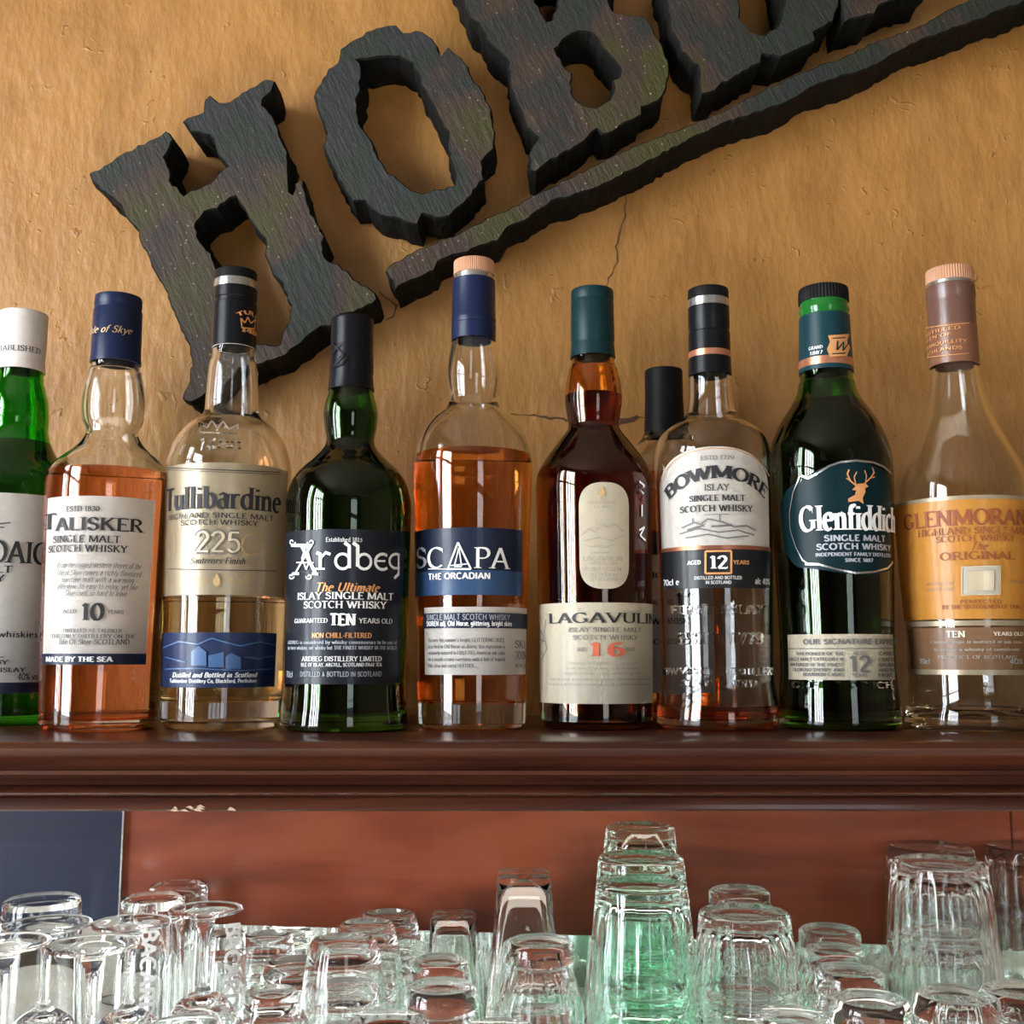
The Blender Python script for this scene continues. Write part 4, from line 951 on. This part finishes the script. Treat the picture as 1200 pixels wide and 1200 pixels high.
b.ink(L, M['blue_paper'], [('~', [(196, 760), (215, 752), (235, 755), (250, 748), (262, 752), (280, 757), (300, 752), (318, 756)], 1.6), ('#', [(228, 780), (228, 764), (236, 757), (244, 764), (244, 780)]), ('#', [(246, 782), (246, 768), (262, 764), (262, 782)]),
  ('#', [(264, 784), (264, 770), (270, 765), (280, 770), (280, 784)]), ('~', [(200, 784), (230, 783), (280, 786), (316, 784)], 1.2), ('~', [(200, 770), (222, 776)], 1.2), ('~', [(284, 770), (300, 772), (316, 768)], 1.2)])
b.ink(L, M['white_ink'], [('Distilled and Bottled in Scotland', 208, 297, 791, 5.5, dict(thick=.2, thin=.14, serif=False, shear=.2)), ('Tullibardine Distillery Co, Blackford, Perthshire', 205, 297, 798, 4.2, SB)])
# 4 ardbeg
b = Bottle('dark green bottle with a large charcoal label and black foil capsule', 404, .732,
  [(853, 71), (849, 74.5), (840, 74), (815, 71), (780, 70.5), (700, 71.5), (610, 73), (585, 72), (565, 66), (552, 57), (541, 45), (531, 35), (522, 29), (513, 28), (503, 30), (488, 31.5), (475, 30), (462, 26.5), (440, 24), (380, 23)], M['dkgreen'], base=.012)
b.liquid(484, M['green_liq'])
b.cap('foil_capsule', M['black_cap'], [(374, 24.3), (385, 24.6), (386, 24.1), (396, 24.5), (397, 24), (400, 24.6), (436, 25.6), (441, 25), (458, 27)])
b.ink(b.root, M['soft_black'], [('~', [(393, 404), (404, 416), (393, 432), (402, 428), (406, 420)], 2), ('~', [(392, 418), (400, 404)], 2)], off=.0024)
L = b.label(M['ardbeg_paper'], -80, 61, 620, 802, name='front_label')
def curl(x, y, s, d=1): return ('~', [(x + d * s * (1 - t / 14) * math.cos(t * .6), y + s * (1 - t / 14) * math.sin(t * .6)) for t in range(12)], 1.6)
b.ink(L, M['white_ink'], [('~', [(369, 639), (351, 672)], 2.6), ('~', [(357, 639), (373, 672)], 4.2), ('~', [(346, 640), (368, 640)], 3.6), ('~', [(347, 673), (355, 673)], 3), ('~', [(369, 673), (376, 673)], 3), ('~', [(363, 640), (358, 655), (363, 668), (367, 656)], 1.8, True),
  curl(347, 636, 4), curl(368, 636, 4, -1), curl(346, 676, 3.6), curl(366, 676, 3.6, -1), ('~', [(352, 660), (371, 660)], 1.4),
  ('~', [(374, 648), (378, 650), (378, 667)], 4), ('~', [(373, 667), (383, 667)], 2), ('~', [(378, 655), (384, 648), (389, 650)], 3),
  ('~', [(404, 636), (409, 640), (409, 666)], 3.8), ('~', arc(402, 658, 7.6, 8.8, 0, 360, 16), 3.0),
  ('~', [(413, 636), (418, 640), (418, 664)], 3.8), ('~', arc(425, 658, 7.4, 8.8, 0, 360, 16), 3.0),
  ('~', arc(445, 658, 8, 9.2, 50, 310, 12), 3.2), ('~', [(437, 657), (448, 657)], 2.2),
  ('~', arc(460, 657, 7.4, 8.4, 55, 305, 12), 3.0), ('~', [(463, 648), (463, 672), (458, 677)], 3.2)])
b.ink(L, M['white_ink'], [('ISLAY SINGLE MALT', 353, 457, 698, 8, TH), ('SCOTCH WHISKY', 360, 449, 708.5, 8, TH), ('TEN', 388, 416, 726, 13, BD), ('GUARANTEED', 350, 386, 727.5, 5, TH), ('YEARS OLD', 419, 456, 727.5, 5.5, LT),
  ('Established 1815', 384, 423, 632.5, 5, LT), ('ARDBEG DISTILLERY LIMITED', 358, 444, 772, 5.5, TH), ('ISLE OF ISLAY, ARGYLL, SCOTLAND PA42 7EA', 357, 444, 779, 4, TH)])
b.ink(L, M['copper_ink'], [('The Ultimate', 372, 441, 688, 10, dict(thick=.17, thin=.07, serif=False, shear=.25)), ('NON CHILL-FILTERED', 369, 433, 744.5, 5.5, TH)])
b.ink(L, M['dim_ink'], [('ARDBEG is considered by whisky connoisseurs to be one of', 342, 461, 752.5, 4, TH), ('the finest whiskies, not whisky but THE FINEST WHISKY IN THE WORLD', 342, 461, 759, 4, TH), ('DISTILLED & BOTTLED IN SCOTLAND', 356, 444, 790, 5.5, SN), ('70cl', 340, 348, 790, 7, SN)])
# 5 scapa
b = Bottle('amber whisky bottle with a navy and blue label and wooden stopper', 553, .748,
  [(853, 60), (847, 63), (800, 64), (700, 66), (600, 68.5), (550, 69.5), (535, 68), (520, 64.5), (505, 58), (493, 49), (484, 39), (477, 31), (468, 28.5), (455, 30.5), (438, 31.5), (420, 29.5), (405, 26.5), (390, 24), (325, 22)], M['clear'], base=.017)
b.liquid(535, M['amber'])
b.cap('stopper', M['cork_wood'], [(307, 23.5), (323, 23.5)], ridges=60)
b.cap('silver_ring', M['silver'], [(323, 22), (330, 22.5)], closed=False)
b.cap('foil_sleeve', M['navy_cap'], [(330, 25), (374, 25.5), (376, 26.3), (381, 25.2), (382, 26), (400, 26)], closed=False)
L = b.label(M['navy_paper'], -88, 56, 618, 668, name='upper_label')
b.label(M['blue_paper'], -88, 56, 668, 697, name='label_band', parent=L)
b.ink(L, M['dim_ink'], [('S', 491, 504, 654, 24, dict(thick=.13, thin=.06))])
b.ink(L, M['white_ink'], [('C', 504, 524, 654, 24, dict(thick=.13, thin=.06)), ('PA', 555, 594, 654, 24, dict(thick=.12, thin=.05)), ('~', [(538, 636), (527, 667), (552, 667)], 2.0, True), ('~', [(539, 642), (542, 664), (534, 664)], 1.4, True), ('~', [(530, 663), (548, 661)], 1.2),
  ('~', [(505, 667), (527, 667)], 1.0)])
b.ink(L, M['white_ink'], [('THE ORCADIAN', 506, 573, 675, 7, SB)], off=.0018)
L = b.label(M['paper'], -56, 72, 711, 791, name='lower_label')
b.label(M['navy_paper'], -56, 72, 718, 736, name='label_band', parent=L)
b.ink(L, M['dim_ink'], [('SINGLE MALT SCOTCH WHISKY', 504, 594, 723, 6.5, SN)], off=.0018)
b.ink(L, M['white_ink'], [('SKIREN adj. Old Norse, glittering, bright skies', 504, 596, 730.5, 5.5, SB)], off=.0018)
b.ink(L, M['grey_ink'], [("Discover the summer's bright, GLITTERING SKIES,", 505, 589, 750, 4.2, TH), ('described in Old Norse as skiren, this expression is', 505, 589, 757.5, 4.2, TH), ('exclusively matured in FIRST-FILL American oak casks', 505, 589, 765, 4.2, TH),
  ('for a smooth creamy sweetness, with a hint of tropical', 505, 589, 772.5, 4.2, TH), ('fruit, citrus and coastal HEATHER.', 505, 556, 780, 4.2, TH), ('SKI 7', 600, 616, 755, 9, LT), ('700ML', 600, 616, 768, 9, LT), ('40% ALC', 600, 616, 780, 4, LT)])
# 6 lagavulin
b = Bottle('dark amber bottle with cream band label, small oval label and teal cap', 699, .748,
  [(853, 62), (848, 65.5), (800, 66), (700, 67), (600, 68.5), (570, 68.5), (555, 66), (540, 58), (525, 47), (512, 37), (504, 31), (497, 29.5), (485, 31.5), (468, 33.5), (450, 32), (435, 29), (420, 25), (345, 23.5)], M['brown'])
b.liquid(464, M['dark_liq'])
b.cap('foil_cap', M['teal_cap'], [(341, 24.8), (352, 25), (354, 24.3), (356, 25), (400, 25.6), (403, 24.9), (406, 25.4), (420, 26.5)])
ov = lambda k: (lambda t: k * 62 * (1 - (1 - abs(2 * t - 1) ** 2.6) ** (1 / 2.6)) * .5)
L = b.label(M['cream'], -14.5, 34, 565, 690, top=ov(1), bot=ov(-1), name='oval_label')
b.ink(L, M['faint_ink'], [('~', [(683, 627), (690, 620), (697, 624), (703, 614), (712, 619), (720, 615), (728, 624)], 1), ('~', [(685, 634), (700, 630), (715, 634), (727, 628)], 1), ('~', [(690, 640), (708, 642), (720, 638)], 1), ('~', [(695, 648), (712, 648)], .8), ('LAGAVULIN', 684, 727, 654.5, 5, LT), ('DISTILLERY', 690, 722, 660, 3.5, LT), ('PORT ELLEN', 685, 726, 667, 4, LT), ('ISLE OF ISLAY', 691, 722, 674, 4, LT), ('SCOTLAND', 691, 722, 679, 3.5, LT), ('LAGAVULIN DISTILLERY', 689, 719, 589, 2.8, LT), ('Est 1816', 696, 714, 594, 3, LT)])
b.ink(L, M['gold_ink'], [('#', [(704.5, 569), (709, 579), (704.5, 582), (700, 579)]), ('~', [(704.5, 572), (704.5, 586)], 1)])
L = b.label(M['cream'], -80, 80, 706, 825, name='front_label')
b.ink(L, M['ink'], [('LAGAVULIN', 646, 763, 724, 11.5, dict(thick=.14, thin=.06))])
b.ink(L, M['grey_ink'], [('ISLAY SINGLE MALT', 668, 748, 738, 5, LT), ('SCOTCH WHISKY', 673, 744, 747, 5, LT), ('AGED', 678, 688, 761, 4, LT), ('YEARS', 731, 741, 761, 4, LT), ('~', [(643, 726), (640, 745), (644, 760), (637, 775), (636, 790)], 1), ('~', [(634, 735), (640, 745), (636, 760), (640, 770)], 1), ('~', [(632, 748), (642, 752)], 1)])
b.ink(L, M['red_ink'], [('16', 691, 729, 761, 15, dict(thick=.22, thin=.07, track=.22))])
b.ink(L, M['faint_ink'], [('Produced under the supervision of Lagavulin distillery', 668, 742, 777, 3, LT), ('in oak casks of the finest quality by craftsmen', 666, 744, 783, 3, LT), ('steeped in tradition and matured on the isle', 664, 746, 789, 3, LT), ('from the purest spring water in the long established and traditional way', 648, 758, 796, 3, LT), ('the malt is dried over fires of peat and distilled with patient care', 646, 758, 802, 3, LT)])
b.ink(b.root, M['brown'], [('~', [(746, 565), (752, 570), (746, 575), (752, 580)], 2), ('~', [(749, 592), (749, 606)], 2), ('~', [(746, 622), (752, 618), (747, 628), (753, 634)], 2)], off=.001, name='embossed_mark', raised=.0015)
# 7 the bottle behind
b = Bottle('bottle with a tall black capsule and grey label, standing behind the nearly empty bottle', 785, .848,
  [(843, 55), (838, 57.5), (780, 58), (600, 59), (560, 58), (545, 54), (530, 42), (518, 30), (508, 24), (500, 21.5), (440, 20.5)], M['clear'])
b.liquid(560, M['amber'])
b.cap('foil_capsule', M['soft_black'], [(434, 21.8), (470, 22.2), (512, 24)])
L = b.label(M['grey_paper'], -62, 62, 622, 812, name='front_label')
b.label(M['navy_paper'], -62, 62, 622, 650, name='label_band', parent=L)
b.ink(L, M['ink'], [('12', 785, 812, 706, 20, BD), ('AGED', 766, 781, 706, 6, TH), ('SINGLE MALT', 752, 822, 674, 7, TH), ('WHISKY', 764, 810, 728, 7, TH), ('SCOTLAND', 762, 812, 752, 6, TH)])
# 8 bowmore
b = Bottle('nearly empty clear bottle with an arched white label over a black band', 842, .746,
  [(853, 68), (847, 71.5), (835, 71.5), (820, 69), (800, 66), (770, 65.5), (700, 66.5), (600, 67.5), (545, 67.5), (530, 66.5), (515, 62), (504, 52), (496, 40), (489, 31), (480, 27.5), (465, 25.5), (445, 25), (425, 22.5), (350, 21)], M['clear'])
b.liquid(826, M['amber2'])
b.cap('screw_cap', M['soft_black'], [(340, 23.5), (353, 23.8)])
b.cap('silver_ring', M['silver'], [(353, 24), (362, 24.1)], closed=False)
b.cap('neck_sleeve', M['black_cap'], [(362, 23.9), (385, 24), (386, 23.4), (391, 23.4), (392, 24.2), (414, 24.4)], closed=False)
b.cap('copper_ring', M['copper'], [(414, 24.7), (421, 24.8)], closed=False)
b.cap('sleeve_base', M['black_cap'], [(421, 24.5), (441, 25.2)], closed=False)
arch = lambda t: 47 * (1 - (1 - abs(2 * t - 1) ** 2.2) ** .5)
L = b.label(M['paper'], -62, 66, 523, 640, top=arch, name='front_label')
b.label(M['copper'], -62, 66, 639, 643.5, name='copper_line', parent=L)
b.label(M['black_paper'], -61, 65, 643.5, 689, bot=lambda t: -6 * abs(2 * t - 1) ** 12, name='label_band', parent=L)
b.ink(L, M['copper_ink'], [('~', [(777.5, 566), (783, 551), (794, 538), (810, 529), (835, 525), (861, 528), (879, 537), (891, 549), (897, 560)], .9)])
b.ink(L, M['ink'], [('BOWMORE', 784, 893, 553, 15, dict(thick=.2, thin=.09, bow=38)), ('ISLAY', 826, 853, 571, 7.5, LT), ('SINGLE MALT', 810, 870, 583.5, 7, TH), ('SCOTCH WHISKY', 800, 878, 595.5, 7.5, TH)])
b.ink(L, M['grey_ink'], [('ESTD 1779', 822, 858, 536.5, 5, LT), ('~', [(826, 603), (853, 603)], .6), ('~', [(802, 618), (815, 612), (822, 614), (830, 608), (846, 612), (858, 618), (872, 617), (882, 623)], 1.3), ('~', [(800, 625), (820, 619), (842, 624), (862, 622), (880, 628)], 1.3), ('~', [(806, 630), (830, 626), (850, 631), (874, 629)], 1.3),
  ('~', [(814, 612), (814, 607)], 1), ('~', [(843, 611), (843, 603)], 1), ('~', [(834, 617), (856, 616)], 2), ('~', [(808, 621), (826, 615)], 2)])
b.ink(L, M['white_ink'], [('12', 832, 851, 659, 14.5, dict(thick=.2, thin=.1)), ('AGED', 809, 823, 659, 4.5, BD), ('DISTILLED AND BOTTLED', 816, 866, 677, 3.6, SN), ('IN SCOTLAND', 828, 855, 682.5, 3.6, SN), ('70cl e', 782, 800, 682, 7, SN), ('alc 40%', 880, 896, 682, 7, SN)], off=.0018)
b.ink(L, M['copper_ink'], [('~', [(828, 646), (855, 646), (855, 672), (828, 672)], 2.2, True), ('YEARS', 857, 874, 659.5, 4.5, TH)], off=.0017)
EM = dict(thick=.2, thin=.15)
b.ink(b.root, M['clear'], [('FIRST ISLAY', 790, 892, 714, 10, EM), ('ESTD 1779', 797, 890, 748, 13, EM), ('BOWMORE DISTILLERY', 779, 903, 787, 8, EM), ('SCOTLAND', 800, 884, 801, 8, EM)], off=.0012, name='embossed_lettering', raised=.0018)
# 9 glenfiddich
b = Bottle('tall green bottle with a teal stag label and cream lower label', 984, .748,
  [(853, 65), (848, 69), (838, 69.5), (800, 67), (795, 66), (740, 65.5), (650, 68), (570, 71), (545, 70.5), (525, 67.5), (505, 60), (490, 52), (475, 42), (462, 35), (450, 32), (440, 30), (380, 28), (372, 27), (355, 26.5)], M['dkgreen'], base=.012)
b.liquid(474, M['green_liq'])
b.cap('screw_cap', M['soft_black'], [(339, 27.8), (345, 28.3), (356, 28.5)], ridges=48)
b.cap('glass_collar', M['green_ring'], [(356, 27.3), (360, 27.3), (363, 28.6), (367, 28.6), (369, 27.5), (373, 28)], closed=False)
b.cap('neck_label', M['teal_paper'], [(373, 28.9), (424, 30.6)], closed=False)
b.cap('copper_ring', M['copper'], [(424, 31), (433, 31.3)], closed=False)
b.cap('neck_label_base', M['teal_paper'], [(433, 30.9), (438, 31.2)], closed=False)
b.ink(b.root, M['copper_ink'], [('#', [(970, 394), (991, 394), (989, 402), (992, 410), (989, 419), (972, 419), (969, 410), (972, 402)])], off=.0022)
b.ink(b.root, M['teal_cap'], [('W', 974, 988, 407, 12, IT), ('~', [(974, 398), (987, 398)], 1.2), ('~', [(974, 416), (987, 416)], 1.2)], off=.0026)
b.ink(b.root, M['white_ink'], [('GRAND', 951, 965, 407, 4, TH), ('1887', 952, 965, 413, 4, TH)], off=.0022)
def g_top(t): return 22 * max(0, abs(t * 1.0 - .62) / .42) ** 2 if t > .22 else 21 + 20 * ((.22 - t) / .22) ** 2
def g_bot(t): return -(7 - 20 * t) if t < .35 and t > .2 else (-3 - 26 * ((.2 - t) / .2) ** 2 if t <= .2 else 6 * math.sin(math.pi * (t - .35) / .65) - 0)
L = b.label(M['teal_paper'], -52, 64, 541, 667, top=g_top, bot=g_bot, name='stag_label')
b.ink(L, M['silver'], [('~', [(943, 556), (950, 559), (960, 554), (972, 546), (984, 542), (1000, 541), (1018, 544), (1030, 550), (1038, 558)], 2.4), ('~', [(941, 557), (934, 575), (930, 600)], 1.2), ('~', [(930, 600), (931, 620), (937, 640), (944, 655), (950, 660)], 1.0),
  ('~', [(947, 660), (962, 661), (980, 667), (1000, 672), (1020, 671), (1034, 667), (1040, 660)], 2.2)])
b.ink(L, M['white_ink'], [('Glenfiddich', 941, 1042, 607, 29, dict(thick=.20, thin=.06)), ], off=.0013)
b.ink(L, M['dim_ink'], [('SINGLE MALT', 967, 1031, 631, 7, SB), ('SCOTCH WHISKY', 959, 1037, 641, 7, SB), ('INDEPENDENT FAMILY DISTILLERS', 958, 1037, 650, 4, SB), ('SINCE 1887', 989, 1018, 657, 4, SB)])
b.ink(L, M['copper_ink'], [('#', [(1001, 572), (1009, 570), (1010, 578), (1007, 585), (1008, 592), (1003, 588), (992, 589), (992, 585), (999, 581)]), ('#', [(996, 575), (1002, 568), (1010, 568), (1013, 572), (1004, 576)]),
  ('~', [(1000, 570), (994, 564), (991, 556), (993, 551)], 1.6), ('~', [(1000, 569), (998, 560), (1001, 554)], 1.2), ('~', [(994, 564), (990, 561)], 1.2), ('~', [(1009, 568), (1015, 562), (1019, 556), (1017, 550)], 1.6), ('~', [(1010, 567), (1011, 559), (1009, 553)], 1.2), ('~', [(1015, 562), (1020, 561)], 1.2)])
L = b.label(M['cream'], -55, 70, 743, 797, name='lower_label')
b.ink(L, M['grey_ink'], [('OUR SIGNATURE EXPRESSION', 945, 1052, 752, 6, SB), ('~', [(928, 760), (1047, 760)], .8), ('12', 993, 1016, 778, 18, dict(thick=.15, thin=.12, serif=False)), ('AGED', 997, 1011, 765.5, 4, SN), ('YEARS', 996, 1013, 791, 4, SN)]
  + [(t, 929 + o_, 988, y, 3.6, SB) for t, y, o_ in (('THIS PIONEER OF THE', 766, 8), ('SINGLE MALT CATEGORY IS', 772.5, 0), ('MATURED IN THE FINEST', 779, 2), ('OLOROSO SHERRY AND', 785, 5), ('BOURBON CASKS', 790.5, 16))]
  + [(t, 1024, 1047 - o_, y, 3.6, SB) for t, y, o_ in (('CAREFULLY', 766, 0), ('CRAFTED', 773, 4), ('BALANCED', 779, 2), ('AND RICH', 785, 3), ('FRUIT', 791, 8))])
b.ink(b.root, M['dkgreen'], [('GLENFIDDICH', 932, 1040, 803, 7, EM)], off=.0010, name='embossed_lettering', raised=.0018)
# 10 glenmorangie
b = Bottle('empty clear pear-shaped bottle with an orange label and ridged peach stopper', 1141, .748,
  [(853, 72), (848, 76), (835, 76), (815, 71), (790, 69), (740, 70), (680, 73), (610, 75.5), (585, 75), (565, 72), (545, 65.5), (525, 56), (505, 46), (480, 35.5), (455, 29.5), (435, 27), (420, 25), (340, 24)], M['clear'], base=.012)
b.liquid(838, M['straw'])
b.cap('stopper', M['cork_wood'], [(317, 26.2), (333, 26.5)], ridges=56)
b.cap('silver_ring', M['silver'], [(333, 25.6), (337, 25.8)], closed=False)
b.cap('foil_sleeve', M['mauve'], [(337, 27), (350, 27.6), (352, 26.6), (356, 26.8), (385, 26.8)], closed=False)
b.cap('neck_label', M['mauve2'], [(385, 27.2), (424, 27.8), (430, 28)], closed=False)
b.ink(b.root, M['copper_ink'], [('DISTILLED', 1084, 1124, 386, 4, SN), ('GLEN OF', 1086, 1116, 393.5, 4, SN), ('TRANQUILLITY', 1088, 1130, 401, 4, SN), ('HIGHLANDS', 1087, 1126, 409, 4, SN), ('~', [(1078, 381), (1132, 381)], .8), ('~', [(1080, 416), (1132, 416)], .8)], off=.0026)
L = b.label(M['orange_paper'], -80, 72, 584, 725, name='front_label')
b.label(M['gold_paper'], -72, 72, 580, 584.5, name='label_edge', parent=L)
b.ink(L, M['maroon_ink'], [('GLENMORANGIE', 1067, 1208, 606, 18, dict(thick=.15, thin=.06)), ('HIGHLAND SINGLE MALT', 1082, 1196, 621.5, 8, LT), ('SCOTCH WHISKY', 1101, 1181, 630.5, 7, LT), ('The', 1135, 1153, 640, 9, IT), ('ORIGINAL', 1105, 1181, 651, 9, dict(thick=.13, thin=.06)), ('PERFECTED', 1126, 1168, 705, 4, SN), ('BY THE SIXTEEN MEN OF TAIN', 1108, 1186, 711, 4.4, TH)])
b.ink(L, M['bronze_paper'], [('MATURED IN THE', 1092, 1120, 683, 3.4, SN), ('FINEST OAK', 1092, 1120, 690, 3.4, SN), ('UNRIVALLED', 1173, 1196, 683, 3.4, SN)])
b.ink(L, M['faint_ink'], [('#', [(1128, 664), (1166, 664), (1166, 697), (1128, 697)])], off=.001)
b.ink(L, M['gold_paper'], [('#', [(1134, 669), (1160, 669), (1160, 692), (1134, 692)]), ('~', [(1128, 664), (1166, 664), (1166, 697), (1128, 697)], 1.2, True)], off=.0017)
b.ink(L, M['ink'], [('#', [(1146, 679), (1148.5, 681.5), (1146, 684), (1143.5, 681.5)])], off=.0016)
b.label(M['gold_paper'], -68, 74, 727, 733, name='label_edge', parent=b.root)
L = b.label(M['bronze_paper'], -68, 74, 735, 785, name='lower_label')
b.label(M['gold_paper'], -68, 74, 785, 791, name='label_edge', parent=L)
b.ink(L, M['cream'], [('TEN', 1112, 1132, 743, 7, TH), ('YEARS OLD', 1160, 1190, 743, 4, TH)])
b.ink(L, M['faint_ink'], [('Glenmorangie is matured in oak casks', 1096, 1190, 752, 3.4, LT), ('to create a whisky of complexity', 1100, 1186, 761, 3.4, LT), ('PRODUCT OF SCOTLAND', 1104, 1184, 770, 4, LT), ('70cl', 1084, 1096, 775, 6, SN), ('40%', 1176, 1190, 775, 6, SN)])
